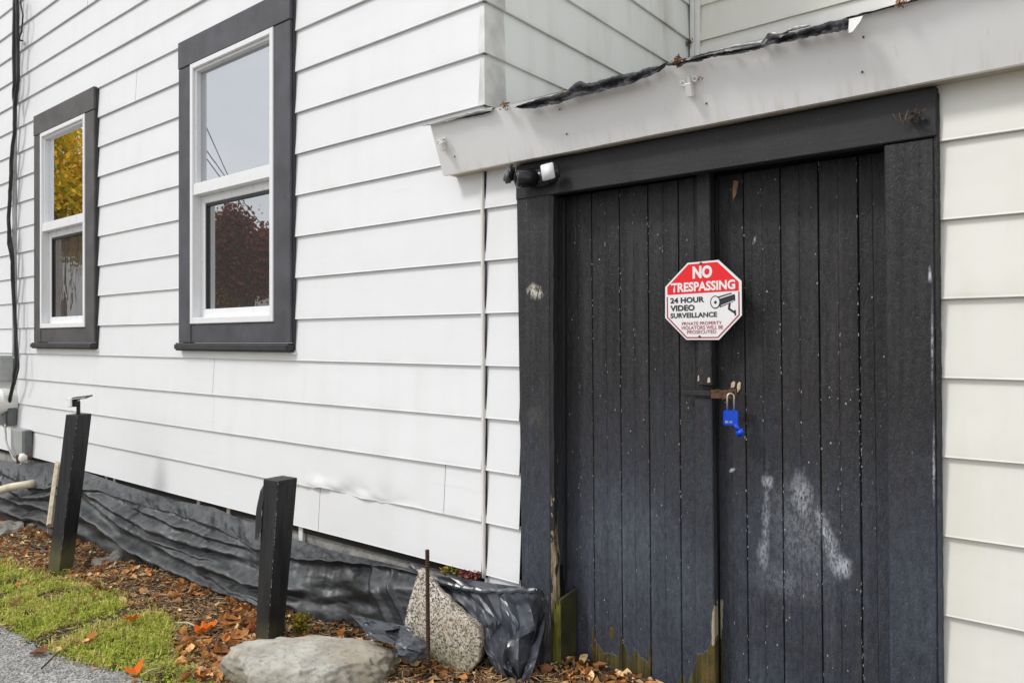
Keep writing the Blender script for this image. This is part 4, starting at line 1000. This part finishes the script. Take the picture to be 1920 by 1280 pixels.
for j in range(NV + 1):
    v = j / NV; row = []
    for i in range(NU + 1):
        px = lerp(-60, 905, i / NU)
        X = P(px, 900, -.05).x
        top = P(px, interp(px, tpx, t_top), -.012); eo = interp(px, tpx, t_out) * (1 + .25 * fbm(X * 4, 1, 0)); ed = P(px, interp(px, tpx, t_edge) + 3 * fbm(X * 7, 3, 0), -eo)
        bo = interp(px, tpx, t_bout); bt = P(px, interp(px, tpx, t_bot), -bo); bt.x = lerp(bt.x, top.x, .0)
        zg = soil_h(bt.x, bt.y) - .02; bt.z = zg
        vs_ = .22
        if v < vs_:
            t = v / vs_; p = top.lerp(ed, t); p.z -= .018 * math.sin(t * math.pi) * (1 + fbm(X * 5, 2, 2)); p.z += .008 * math.sin(t * math.pi) * fbm(X * 16, v * 12, 2)
            t_round = max(0, (t - .8) / .2)
            p.z -= .006 * t_round ** 2
        else:
            t = (v - vs_) / (1 - vs_); p = ed.lerp(bt, t)
            p.y += (.030 if px > 520 else .018) * math.exp(-((t - .10) / .09) ** 2)           # tucked in under the lip
        d = 0
        for (fx, fv, am, wd) in FOLDS:
            if fx[0] - 25 < px < fx[-1] + 25:
                vc = interp(px, fx, fv); win_ = min(1, max(0, (px - fx[0] + 25) / 50)) * min(1, max(0, (fx[-1] + 25 - px) / 50)); win_ = win_ * win_ * (3 - 2 * win_)
                s_ = (v - vc) / wd; s_ = s_ * (1.6 if s_ > 0 else .7)      # sharp underside, soft upper side
                d += am * win_ * math.exp(-s_ * s_)
        for (a_, b_, am, wd) in VF:
            pc = lerp(a_, b_, max(0, (v - .22) / .78)); win_ = min(1, max(0, (v - .2) / .12)) * (1 - .5 * v)
            d += am * win_ * max(0, 1 - abs((px - pc) / wd)) if am > 0 else am * win_ * math.exp(-((px - pc) / wd) ** 2)
        amp = min(1, v / .3)
        d += amp * (.030 * fbm(X * 2.2 + v * 1.2, v * 3.4, 0, 2) + .0022 * (1 - 2 * abs(fbm(X * 3 + v * 2, v * 6, 5, 2))) + .0016 * fbm(X * 22, v * 24, 3, 3))
        d *= min(1, (1 - v) / .08 + .3)
        row.append((p.x + d * .15, p.y - d, p.z + d * .25))
    rows.append(row)
# loose hem folded onto the soil
row = [(x + .01 * fbm(x * 9, 1, 1), y - .03 - .03 * fbm(x * 6, 2, 2), soil_h(x, y - .04) + .004 + .006 * abs(fbm(x * 12, 4, 4))) for (x, y, z) in rows[-1]]
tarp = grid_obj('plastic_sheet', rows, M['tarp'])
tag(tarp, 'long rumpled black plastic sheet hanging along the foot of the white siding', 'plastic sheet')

# right crumpled sheet at the corner
def crumple(name, poly, y_of, label, mat, seed, amp=.03, res=34, facet=5.5, cat='plastic sheet'):
    """creased sheet: jittered points inside a photo outline, joined to flat panels with sharp creases"""
    Lo, Ro = poly; rr = random.Random(seed); n = int(facet); k2 = max(2, res // n)
    tl = np.linspace(0, 1, len(Lo)); tr_ = np.linspace(0, 1, len(Ro))
    def outline(u, v):
        lx, ly = interp(v, tl, [p[0] for p in Lo]), interp(v, tl, [p[1] for p in Lo]); rx, ry = interp(v, tr_, [p[0] for p in Ro]), interp(v, tr_, [p[1] for p in Ro])
        return lerp(lx, rx, u), lerp(ly, ry, u)
    g = [[(min(1, max(0, (i + (rr.uniform(-.42, .42) if 0 < i < n else 0)) / n)), min(1, max(0, (j + (rr.uniform(-.42, .42) if 0 < j < n else 0)) / n)), rr.uniform(-1, 1)) for i in range(n + 1)] for j in range(n + 1)]
    V = []; F = []; cache = {}
    def vert(u, v, f):
        key = (round(u, 5), round(v, 5))
        if key not in cache:
            px, py = outline(u, v); h = amp * f + amp * .20 * (1 - 2 * abs(fbm(u * 5 + seed, v * 5, seed, 2))) + .0018 * fbm(u * 22, v * 22, seed)
            cache[key] = len(V); V.append(P(px, py, y_of(u, v) - h))
        return cache[key]
    def tri(a, b_, c):
        m_ = k2
        idx = {}
        for p in range(m_ + 1):
            for q in range(m_ + 1 - p):
                w0, w1, w2_ = p / m_, q / m_, 1 - (p + q) / m_
                idx[p, q] = vert(*[a[k] * w0 + b_[k] * w1 + c[k] * w2_ for k in range(3)])
        for p in range(m_):
            for q in range(m_ - p):
                F.append([idx[p, q], idx[p + 1, q], idx[p, q + 1]])
                if q < m_ - p - 1: F.append([idx[p + 1, q], idx[p + 1, q + 1], idx[p, q + 1]])
    for j in range(n):
        for i in range(n):
            a, b_, c, d = g[j][i], g[j][i + 1], g[j + 1][i + 1], g[j + 1][i]
            if rr.random() < .5: tri(a, b_, c); tri(a, c, d)
            else: tri(a, b_, d); tri(b_, c, d)
    b = B(); b.add(V, F); o = b.build(name, mat, None, smooth=True); o.data.set_sharp_from_angle(angle=R(17)); tag(o, label, cat); return o
crumple('plastic_sheet', ([(800, 1076), (838, 1100), (862, 1128), (893, 1160), (903, 1185), (908, 1215), (925, 1250), (950, 1275), (960, 1300)], [(1010, 1104), (1018, 1120), (1022, 1150), (1020, 1180), (1012, 1210), (1006, 1235), (996, 1265), (985, 1295), (980, 1310)]),
        lambda u, v: -.05 - .16 * min(1, v * 1.5) + .03 * u, 'glossy crumpled black plastic bunched at the corner beside the door post', M['bag'], 17, .034, 40, 6)
crumple('plastic_fold', ([(1000, 1104), (1012, 1130), (1005, 1180), (990, 1240), (975, 1300)], [(1018, 1102), (1030, 1120), (1034, 1180), (1034, 1240), (1030, 1300)]),
        lambda u, v: -.12 + .07 * u, 'dark folded end of the plastic against the left door post', M['bag'], 5, .012, 24, 4)
crumple('plastic_roll', ([(800, 1072), (850, 1090), (900, 1098)], [(820, 1080), (930, 1108), (1015, 1108)]), lambda u, v: -.07 - .02 * v, 'x', M['bag'], 3, .01, 6, 3)
bpy.data.objects.remove(COL.objects[-1])
pp = [P(px, py, -.06 - .03 * k) for k, (px, py) in enumerate([(775, 1066), (800, 1080), (840, 1096), (880, 1108), (930, 1110), (975, 1108), (1012, 1108)]) for k in (0,)]
pp = [P(px, py, y) for (px, py, y) in [(770, 1060, -.08), (800, 1078, -.09), (835, 1094, -.10), (880, 1104, -.10), (930, 1108, -.10), (975, 1106, -.11), (1015, 1108, -.10)]]
dense = []
for i in range(len(pp) - 1):
    for k in range(6):
        t = k / 6; v = pp[i].lerp(pp[i + 1], t); v.z += .006 * fbm(v.x * 22, 1, 1); v.y += .006 * fbm(v.x * 25, 6, 1); dense.append(v)
b = B(); b.tube(dense, [.010 + .006 * fbm(i * .9, 3, 3) + .003 * math.sin(i * 2.3) for i in range(len(dense))], 9); tag(b.build('plastic_roll', M['bag'], None, smooth=False), 'rolled black upper hem of plastic between the granite stone and the door', 'plastic hem')
# bunched knob of plastic by the granite stone
def lump(name, c, sx, sy, sz, mat, label, cat, seed, amp=.35, freq=1.6, sub=4, smooth=True, flat=None, group=None, rotz=0, ridge=False):
    bm = bmesh.new(); bmesh.ops.create_icosphere(bm, subdivisions=sub, radius=1)
    rz = Matrix.Rotation(rotz, 3, 'Z')
    for v in bm.verts:
        n_ = v.co.normalized(); f = fbm(n_.x * freq + seed, n_.y * freq, n_.z * freq, 5)
        if ridge: f = 1 - 2 * abs(f)
        r = 1 + amp * f + .05 * fbm(n_.x * 7 + seed, n_.y * 7, n_.z * 7)
        p = Vector((n_.x * r, n_.y * r, n_.z * r))
        if flat is not None and p.z > flat: p.z = flat + (p.z - flat) * .22
        v.co = rz @ Vector((p.x * sx, p.y * sy, p.z * sz)) + Vector(c)
    me = bpy.data.meshes.new(name); bm.to_mesh(me); bm.free(); me.materials.append(mat)
    if smooth: me.polygons.foreach_set('use_smooth', [True] * len(me.polygons))
    o = link(name, me); 
    return tag(o, label, cat, group)
c = at_depth(772, 1215, 2.70); lump('plastic_bundle', c, .056, .045, .032, M['bag'], 'small shiny black bunch of plastic left of the rusty rod', 'plastic bundle', 3, .5, 2.4, sub=3, smooth=False, ridge=True)
# torn lower lap of the sheet
crumple('plastic_scrap', ([(655, 1150), (680, 1175), (690, 1195)], [(770, 1175), (775, 1200), (790, 1222)]), lambda u, v: -.28 - .10 * v, 'rumpled scrap of black plastic lying on the soil behind the boulder', M['bag'], 21, .02, 20, 5)

# ------------------------------------------------------------------ stones, rod
bc = G(594, 1268)
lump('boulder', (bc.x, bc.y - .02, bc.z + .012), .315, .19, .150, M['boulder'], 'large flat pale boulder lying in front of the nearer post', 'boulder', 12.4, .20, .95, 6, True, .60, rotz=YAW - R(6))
# granite slab: outline in photo, leaning back
outl = [(757, 1182), (760, 1160), (770, 1120), (778, 1085), (786, 1067), (797, 1070), (812, 1088), (830, 1112), (856, 1140), (880, 1162), (897, 1178), (900, 1205), (897, 1240), (880, 1262), (850, 1262), (806, 1236), (770, 1205)]
def slab():
    front = []; back = []
    for (px, py) in outl:
        t = (py - 1067) / 195; p = P(px, py, lerp(-.175, -.235, t)); front.append(p)
        q = Vector((p.x - .025, p.y + lerp(.04, .07, t), p.z + (-.0 if t > .5 else -.012))); back.append(q)
    bm = bmesh.new(); fv = [bm.verts.new(v) for v in front]; bv = [bm.verts.new(v) for v in back]; n = len(fv)
    bm.faces.new(fv); bm.faces.new(bv[::-1])
    for i in range(n): bm.faces.new([fv[i], bv[i], bv[(i + 1) % n], fv[(i + 1) % n]])
    bmesh.ops.recalc_face_normals(bm, faces=bm.faces); bmesh.ops.triangulate(bm, faces=bm.faces)
    for _ in range(4):
        lng = [e for e in bm.edges if e.calc_length() > .018]
        if not lng: break
        bmesh.ops.subdivide_edges(bm, edges=lng, cuts=1); bmesh.ops.triangulate(bm, faces=bm.faces)
    bmesh.ops.smooth_vert(bm, verts=bm.verts, factor=.4, use_axis_x=True, use_axis_y=True, use_axis_z=True)
    bm.normal_update()
    for v in bm.verts: v.co += v.normal * (.006 * fbm(v.co.x * 18, v.co.y * 18, v.co.z * 18) + .003 * fbm(v.co.x * 70, v.co.y * 70, v.co.z * 70))
    me = bpy.data.meshes.new('granite_stone'); bm.to_mesh(me); bm.free(); me.materials.append(M['granite']); me.polygons.foreach_set('use_smooth', [True] * len(me.polygons))
    return tag(link('granite_stone', me), 'pointed speckled granite slab leaning on the black plastic, behind the rusty rod', 'stone')
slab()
a = at_depth(803, 1245, 2.62); c = at_depth(801, 1030, 2.62); n = 90; pts = [a.lerp(c, i / n) for i in range(n + 1)]
tag(B().tube(pts, [.0085 if i % 2 else .0066 for i in range(n + 1)], 7).build('rebar_rod', M['darkrust'], None), 'rusty ribbed iron rod standing in front of the granite slab', 'iron rod')
# rocks on the left
for (px, py, s_, lab, sd2) in ((78, 958, .13, 'grey angular rock against the plastic, left of the wooden stake', 2), (20, 990, .13, 'pale rock at the far left edge below the beige pipe', 5),
                               (92, 978, .06, 'small pale rock at the foot of the wooden stake', 9), (222, 1046, .11, 'buried greyish rock right of the farther post', 14), (398, 1092, .10, 'low grey rock in the mulch left of the nearer post', 22)):
    g = G(px, py + 12); lump('rock', (g.x, g.y, g.z + s_ * .12), s_ * 1.15, s_ * .8, s_ * .62, M['rock'], lab, 'rock', sd2, .5, 1.0, 3, False, group=None, rotz=sd2)

# ------------------------------------------------------------------ vegetation and litter
def srgb(r, g, b): return tuple(((c / 255) ** 2.2) for c in (r, g, b))
class Cloud:
    def __init__(s): s.V = []; s.F = []; s.C = []
    def add(s, V, F, c):
        k = len(s.V); s.V += V; s.F += [[i + k for i in f] for f in F]; s.C += [(c[0], c[1], c[2], 1)] * len(V)
    def build(s, name, mat, parent=None): return meshobj(name, s.V, s.F, mat, parent, False, s.C)
GC = [srgb(158, 168, 62), srgb(172, 178, 72), srgb(108, 130, 42), srgb(190, 188, 100), srgb(212, 192, 132), srgb(176, 190, 74)]
cl = Cloud()
for _ in range(80000):
    x = random.uniform(-6.8, -2.35); lo, hi = ye(x) - .02, yu(x) + .06
    if lo >= hi: continue
    y = random.uniform(lo, hi + .03)
    if random.random() > .35 + (1 if .5 + fbm(x * 3, y * 3, 4) > .1 else 0) * .9 or random.random() > 1.25 * min(1, (y - lo + .02) / .07) or random.random() > min(1, (hi - y + .06) / .12): continue
    dry = .6 + 1.3 * fbm(x * 3.2, y * 3.2, 8)
    if x > -3.3: dry += .35
    if random.random() < (.45 if x > -3.3 else .15) + 2.0 * max(0, fbm(x * 4.5, y * 4.5, 21) - .05): continue
    z = soil_h(x, y) - .004; h = random.uniform(.008, .034) * (1.1 if x < -3 else .8) * (1 + .8 * max(0, fbm(x * 6, y * 6, 33))); a = random.uniform(0, 6.28); lean = random.uniform(.1, 1.1) * h; w_ = random.uniform(.0012, .0030)
    dx, dy = math.cos(a), math.sin(a); bx, by = -dy * w_, dx * w_
    c = random.choice(GC[3:5]) if random.random() < dry * .55 else random.choice(GC[:4] + [GC[5]])
    k_ = random.uniform(.7, 1.25); c = tuple(min(1, v * k_ * 1.25) for v in c)
    cl.add([(x - bx, y - by, z), (x + bx, y + by, z), (x + dx * lean * .4 + bx * .8, y + dy * lean * .4 + by * .8, z + h * .65), (x + dx * lean * .4 - bx * .8, y + dy * lean * .4 - by * .8, z + h * .65), (x + dx * lean, y + dy * lean, z + h * (1 if lean < h * .6 else .75))], [[0, 1, 2, 3], [3, 2, 4]], c)
for _ in range(2600):    # clover-like broad leaves
    x = random.uniform(-5.5, -2.6); lo, hi = ye(x), yu(x)
    if lo >= hi: continue
    y = random.uniform(lo, hi); z = soil_h(x, y) + random.uniform(.006, .03); r = random.uniform(.004, .009); a0 = random.uniform(0, 6.28)
    c = random.choice(GC[:3]); tl = Vector((random.gauss(0, .4), random.gauss(0, .4), 1)).normalized(); e1 = tl.orthogonal().normalized(); e2 = tl.cross(e1)
    cl.add([tuple(Vector((x, y, z)) + (e1 * math.cos(a0 + t) + e2 * math.sin(a0 + t)) * r * (1 if k % 2 else .7)) for k, t in enumerate(np.linspace(0, 6.28, 6, endpoint=False))], [[0, 1, 2, 3, 4, 5]], c)
tag(cl.build('grass', M['grass']), 'short yellowing grass strip between the planting bed and the asphalt', 'grass', kind='stuff')

def ok_bed(x, y):
    if y > -.02 or y < ye(x) - .05: return 0
    if x < -2.6 and y < yu(x): return .12
    return 1
MC = [srgb(90, 68, 52), srgb(95, 68, 48), srgb(125, 90, 62), srgb(50, 38, 32), srgb(150, 118, 85), srgb(110, 95, 80), srgb(165, 140, 110)]
cl = Cloud()
for _ in range(30000):
    x = -1.3 - 6.2 * random.random() ** 1.25; y = random.uniform(-1.0, -.05)
    if random.random() > ok_bed(x, y): continue
    z = soil_h(x, y) + random.uniform(0, .010); L_ = random.uniform(.006, .030); w_ = random.uniform(.0015, .006); a = random.uniform(0, 6.28); p_ = random.gauss(0, .35)
    d = Vector((math.cos(a) * math.cos(p_), math.sin(a) * math.cos(p_), math.sin(p_))); s_ = Vector((-math.sin(a), math.cos(a), random.gauss(0, .3))).normalized(); c0_ = Vector((x, y, z)); up = Vector((0, 0, w_ * .6))
    V = [c0_ - d * L_ / 2 - s_ * w_, c0_ + d * L_ / 2 - s_ * w_ * .6, c0_ + d * L_ / 2 + s_ * w_ * .6, c0_ - d * L_ / 2 + s_ * w_, c0_ - d * L_ * .4 + up, c0_ + d * L_ * .4 + up]
    cl.add([tuple(v) for v in V], [[0, 1, 5, 4], [1, 2, 5], [2, 3, 4, 5], [3, 0, 4]], random.choice(MC))
tag(cl.build('mulch', M['mulch']), 'dark shredded mulch covering the bed along the house', 'mulch', kind='stuff')

LC = [srgb(186, 128, 76), srgb(150, 100, 62), srgb(200, 158, 108), srgb(126, 86, 58), srgb(218, 188, 142), srgb(186, 124, 66), srgb(108, 84, 64), srgb(188, 162, 126)]
def leafmesh(c, r, a, tilt, curl, lobes=False, twist=0):
    """curled leaf: a row of cross pairs along the midrib"""
    n = 5; V = []; F = []
    wd = [0, .55, .75, .5, 0] if not lobes else [.12, .9, .62, .95, .50, .60, 0]
    ln = [-1, -.5, 0, .5, 1] if not lobes else [-.7, -.45, -.1, .15, .45, .62, 1]
    rz = Matrix.Rotation(a, 3, 'Z') @ Matrix.Rotation(tilt[0], 3, 'X') @ Matrix.Rotation(tilt[1], 3, 'Y')
    for w_, l_ in zip(wd, ln):
        zc = curl * l_ * l_
        for s_ in (-1, 0, 1): V.append(tuple(Vector(c) + rz @ (Vector((l_ * r, s_ * w_ * r * .8, (zc + abs(s_) * w_ * w_ * (.5 + twist)) * r)))))
    for j in range(len(wd) - 1):
        for k in (0, 1): F.append([j * 3 + k, j * 3 + k + 1, j * 3 + k + 4, j * 3 + k + 3])
    return V, F
cl = Cloud()
def density(x, y):
    px, py = proj(x, y, .1)
    d = .35
    if py < 1060 and px < 300: d = .65
    if 330 < px < 480 and py > 1060: d = 1.3
    if 230 < px < 420 and 1020 < py < 1110: d = .55
    if 230 < px < 420 and 1090 < py < 1170: d = .12
    if px > 520: d = .55
    if px > 1060: d = 1.5
    return d
for _ in range(26000):
    x = -1.15 - 6.3 * random.random() ** 1.2; y = random.uniform(-1.05, .03)
    k_ = ok_bed(x, y) if y < -.02 else (1 if x > -1.75 else 0)
    if random.random() > k_ * density(x, y) * .42: continue
    px, _py = proj(x, y, .1)
    r = (.007 + .020 * random.random() ** 1.6) * (1.35 if 330 < px < 480 else 1); z = soil_h(x, y) + random.uniform(.003, .020)
    V, F = leafmesh((x, y, z), r, random.uniform(0, 6.28), (random.gauss(0, .45), random.gauss(0, .35)), random.uniform(-.3, .6), False, random.uniform(-.2, .8))
    kk = random.uniform(.5, 1.7); c = random.choice(LC[:2] + LC[5:6] + LC) if 330 < px < 480 else random.choice(LC); cl.add(V, F, tuple(v * kk for v in c))
tag(cl.build('leaf_litter', M['litter']), 'brown and tan dry leaves strewn over the mulch', 'leaves', kind='stuff')
cl = Cloud()      # pine-needle and twig litter
for _ in range(15000):
    x = -1.3 - 6.0 * random.random() ** 1.2; y = random.uniform(-1.1, -.04)
    if random.random() > ok_bed(x, y) + (.25 if y < yu(x) else 0): continue
    z = soil_h(x, y) + random.uniform(.004, .014); L_ = random.uniform(.015, .06); a = random.uniform(0, 6.28); w_ = random.uniform(.0004, .0011); d = Vector((math.cos(a), math.sin(a), random.gauss(0, .12))) * L_; s_ = Vector((-math.sin(a), math.cos(a), 0)) * w_
    c0_ = Vector((x, y, z)); cl.add([tuple(c0_ - s_), tuple(c0_ + s_), tuple(c0_ + d + s_), tuple(c0_ + d - s_), tuple(c0_ + d / 2 + Vector((0, 0, .002)))], [[0, 1, 4], [1, 2, 4], [2, 3, 4], [3, 0, 4]], random.choice([MC[4], MC[6], LC[2], LC[4], LC[4]]))
tag(cl.build('twig_litter', M['mulch']), 'fine dry twigs and needles scattered on bed and grass', 'twigs', kind='stuff')
cl = Cloud()      # loose gravel on asphalt
for _ in range(7000):
    x = random.uniform(-5.0, -2.4); y = ye(x) - abs(random.gauss(0, .28)) + .01
    z = gz(x) + .004; r = random.uniform(.0015, .0055); n_ = 5; a0 = random.random() * 6
    V = [(x + r * math.cos(a0 + k * 1.256), y + r * math.sin(a0 + k * 1.256), z - .001) for k in range(5)] + [(x + random.gauss(0, r * .2), y + random.gauss(0, r * .2), z + r * .7)]
    g_ = random.uniform(.10, .52); cl.add(V, [[k, (k + 1) % 5, 5] for k in range(5)], (g_, g_ * .97, g_ * .92))
tag(cl.build('gravel', M['mulch']), 'loose grey grit on the asphalt edge', 'gravel', kind='stuff')

# large individual leaves
big = [(246, 1175, .050, 0, 'bright orange maple leaf lying alone on the grass below the dark mulch', 0), (172, 1204, .034, 5, 'brown curled leaf on the middle of the grass', 1),
       (255, 1266, .050, 5, 'orange leaf at the very bottom on the grass edge', 2), (385, 1195, .060, 0, 'large bright orange leaf at the left edge of the pile by the nearer post', 3), (425, 1180, .055, 5, 'orange brown leaf in the middle of the pile left of the nearer post', 4),
       (460, 1160, .045, 1, 'rust coloured leaf nearest the left face of the nearer post', 5), (338, 1218, .040, 2, 'pale tan leaf on the dry right end of the grass', 6), (410, 1235, .045, 5, 'crumpled orange leaf left of the boulder', 7),
       (447, 1205, .045, 0, 'orange leaf just left of the foot of the nearer post', 8), (60, 1005, .045, 4, 'long pale tan leaf at the left in front of the rocks', 9), (75, 1230, .045, 3, 'dark brown curled leaf lying on the grey asphalt', 10),
       (745, 1262, .030, 2, 'small yellow orange leaf right of the boulder', 11), (775, 1268, .032, 4, 'pale tan leaf between the boulder and the granite slab', 12), (30, 1140, .035, 3, 'brown leaf on the far left of the grass', 13)]
for (px, py, r, ci, lab, sd3) in big:
    g = G(px, py); rr = random.Random(sd3)
    V, F = leafmesh((g.x, g.y, soil_h(g.x, g.y) + .028), r, rr.uniform(0, 6.28), (rr.gauss(.2, .3), rr.gauss(0, .3)), rr.uniform(.1, .5), True, rr.uniform(-.2, .3))
    c = LC[ci] if sd3 not in (0, 2, 3) else srgb(222, 112, 32)
    o = meshobj('fallen_leaf', V, F, M['litter'], None, False, [(c[0], c[1], c[2], 1)] * len(V)); tag(o, lab, 'leaf', 'large fallen leaves')

# small plants
def plant(name, base, stems, h, spread, leafcols, leafr, label, cat='plant', leaves=6, stemcol=(.12, .05, .03)):
    t = thing(name, tuple(base), label, cat); cl = Cloud(); b = B(); rr = random.Random(int(abs(base[0]) * 1000) % 977)
    for s_ in range(stems):
        a = rr.uniform(0, 6.28); d = Vector((math.cos(a) * spread * rr.random(), math.sin(a) * spread * rr.random(), h * rr.uniform(.55, 1)))
        p0 = Vector(base) + Vector((rr.gauss(0, spread * .3), rr.gauss(0, spread * .3), -.01)); mid = p0 + d * .5 + Vector((0, 0, h * .1)); b.tube([p0, mid, p0 + d], [.0018, .0014, .0008], 4)
        for k in range(leaves):
            u = rr.uniform(.25, 1); q_ = p0.lerp(mid, u * 2) if u < .5 else mid.lerp(p0 + d, u * 2 - 1)
            V, F = leafmesh(tuple(q_ + Vector((rr.gauss(0, leafr * .6), rr.gauss(0, leafr * .6), 0))), leafr * rr.uniform(.6, 1.1), rr.uniform(0, 6.28), (rr.gauss(0, .6), rr.gauss(0, .6)), .2)
            c = rr.choice(leafcols); kk = rr.uniform(.7, 1.2); cl.add(V, F, tuple(v * kk for v in c))
    b.build('stems', mk_simple('stem_brown', stemcol, .8), t); cl.build('foliage', M['litter'], t); return t
red = [srgb(120, 50, 60), srgb(150, 70, 75), srgb(90, 70, 40), srgb(110, 40, 45)]; yg = [srgb(170, 160, 50), srgb(140, 150, 50), srgb(190, 150, 60), srgb(120, 135, 45)]; gr = [srgb(70, 100, 40), srgb(95, 125, 50), srgb(60, 85, 35)]
g = G(522, 1200); plant('red_seedling', g, 14, .19, .05, red + yg[:1], .013, 'reddish leafy weed growing at the right foot of the nearer post', leaves=7)
g = G(487, 1205); plant('red_seedling', g, 7, .10, .03, red, .011, 'small pinkish weed in front of the nearer post base', leaves=6)
g = G(565, 1196); plant('bushy_weed', g, 26, .13, .05, yg, .010, 'yellow green bushy weed right of the nearer post', leaves=9, stemcol=(.16, .13, .04))
g = G(165, 1010); plant('green_weed', g, 12, .14, .06, gr, .016, 'dark green weed just right of the farther post against the plastic', leaves=5, stemcol=(.10, .10, .03))
g = G(112, 1082); plant('green_weed', g, 10, .06, .06, gr + yg, .014, 'low green weed at the foot of the farther post', leaves=5, stemcol=(.10, .10, .03))
q = P(843, 1072, -.03); plant('ledge_weed', q, 8, .04, .04, yg, .010, 'tiny yellow green weed on the ledge under the siding', leaves=5)
q = P(885, 1080, -.03); plant('ledge_debris', q, 10, .035, .06, [srgb(120, 60, 55), srgb(150, 90, 80)], .012, 'reddish dry plant scraps on the ledge left of the corner strip', leaves=6)
g = G(205, 1120); plant('green_weed', g, 10, .045, .09, gr + yg, .014, 'green weed clump in the mulch above the grass', leaves=5, stemcol=(.10, .10, .03))
for (x0_, y0_, x1_, y1_, lab) in ((330, 1175, 375, 1190, 'thin pale twig lying at the grass edge'), (60, 1032, 90, 1040, 'dark bent stick left of the farther post'), (385, 1118, 350, 1140, 'pale twig on the dark mulch left of the nearer post'), (265, 1276, 300, 1266, 'tan stick at the bottom of the grass'), (78, 1262, 110, 1235, 'brown stick on the asphalt')):
    a = G(x0_, y0_) + Vector((0, 0, .02)); c = G(x1_, y1_) + Vector((0, 0, .03))
    tag(B().tube([a, a.lerp(c, .4) + Vector((0, .01, .008)), c], [.004, .0035, .002], 6).build('twig', M['palewood'] if 'dark' not in lab and 'brown' not in lab else M['darkrust'], None), lab, 'twig')
# black hose end near the farther post
a = G(58, 1030) + Vector((0, 0, .02)); c = G(98, 1048) + Vector((0, 0, .02)); e = G(150, 1050) + Vector((0, 0, .015))
tag(B().tube([a, a.lerp(c, .5) + Vector((0, 0, .02)), c, e], .011, 8).build('hose_piece', M['blackplastic'], None, smooth=True), 'flattened black hose piece lying across the foot of the farther post', 'hose')

# ------------------------------------------------------------------ what the panes mirror: trees, wires, house across the drive
def tree(base, h, cr, cz, cols, n, label, seed, rad=.10):
    t = thing('street_tree', base, label, 'tree'); rr = random.Random(seed); b = B(); base = Vector(base)
    top = base + Vector((rr.gauss(0, .2), rr.gauss(0, .2), h * .75)); b.tube([base, base.lerp(top, .5), top], [rad * 1.6, rad, rad * .4], 9)
    cen = base + Vector((0, 0, cz)); cl = Cloud(); tips = []
    for i in range(26):
        d = Vector((rr.gauss(0, 1), rr.gauss(0, 1), rr.gauss(.2, .7))).normalized(); e = cen + Vector((d.x * cr[0], d.y * cr[0], d.z * cr[1])) * rr.uniform(.55, .95)
        s_ = base.lerp(top, rr.uniform(.35, .95)); b.tube([s_, s_.lerp(e, .5) + Vector((0, 0, .15)), e], [rad * .4, rad * .22, rad * .06], 5); tips.append(e)
    b.build('trunk', M['bark'], t)
    for i in range(n):
        e = rr.choice(tips); p = e + Vector((rr.gauss(0, cr[0] * .2), rr.gauss(0, cr[0] * .2), rr.gauss(0, cr[1] * .18)))
        r = rr.uniform(.03, .065); nn = Vector((rr.gauss(0, 1), rr.gauss(0, 1), rr.gauss(0, 1))).normalized(); e1 = nn.orthogonal().normalized() * r; e2 = nn.cross(e1) * .7
        c = rr.choice(cols); kk = rr.uniform(.7, 1.2); cl.add([tuple(p - e1), tuple(p + e2), tuple(p + e1), tuple(p - e2)], [[0, 1, 2, 3]], tuple(v * kk for v in c))
    cl.build('crown', M['foliage'], t); return t
yc = [srgb(235, 200, 50), srgb(210, 180, 40), srgb(160, 165, 50), srgb(245, 190, 60)]; rc = [srgb(150, 80, 66), srgb(120, 66, 56), srgb(140, 85, 60), srgb(80, 70, 45)]
tree((-17.6, -4.2, -.3), 6.9, (1.25, 1.5), 5.0, yc, 26000, 'yellow autumn tree mirrored in the farther window', 3, .06)
tree((-16.3, -7.75, -.3), 4.6, (.95, 1.05), 3.6, rc, 24000, 'red brown tree mirrored in the lower pane of the nearer window', 4, .06)
tree((-17.6, -7.6, -.3), 3.2, (.6, .8), 2.5, yc[1:3] + rc, 8000, 'small mixed green and rust tree mirrored low in the nearer window', 5, .05)
nb = thing('neighbour_house', (-23, -12, -.3), 'pale grey neighbour house mirrored low in the nearer window', 'house')
B().box(-30, -18.5, -15, -10.5, -.4, 2.9).build('wall', M['siding_cream'], nb)
B().add([(-30.4, -15.4, 2.9), (-18.1, -15.4, 2.9), (-18.1, -10.1, 2.9), (-30.4, -10.1, 2.9), (-30.4, -12.8, 4.2), (-18.1, -12.8, 4.2)], [[0, 1, 5, 4], [3, 2, 5, 4], [0, 3, 4], [1, 2, 5], [0, 1, 2, 3]]).build('roof', mk_simple('grey_shingles', (.12, .11, .11), .9), nb)
for i in range(3): B().box(-28 + i * 3.1, -26.9 + i * 3.1, -10.5, -10.46, .9, 2.1).build('window', M['glass_low'], nb, .01)
for k, (A_, B_, lab) in enumerate((((-17.25, -6.98, 7.02), (-24.0, -11.8, 6.97), 'highest overhead wire mirrored in the nearer window'),
                                   ((-17.25, -6.98, 6.25), (-21.0, -9.95, 6.25), 'middle overhead wire mirrored in the nearer window'),
                                   ((-17.25, -6.98, 6.05), (-20.4, -9.45, 6.06), 'lowest overhead wire mirrored in the nearer window'))):
    A_ = Vector(A_); B_ = Vector(B_); pts = [A_.lerp(B_, t) for t in np.linspace(-.35, 3, 12)]
    tag(B().tube(pts, .016, 5).build('overhead_wire', M['cable'], None), lab, 'wire', 'overhead wires')
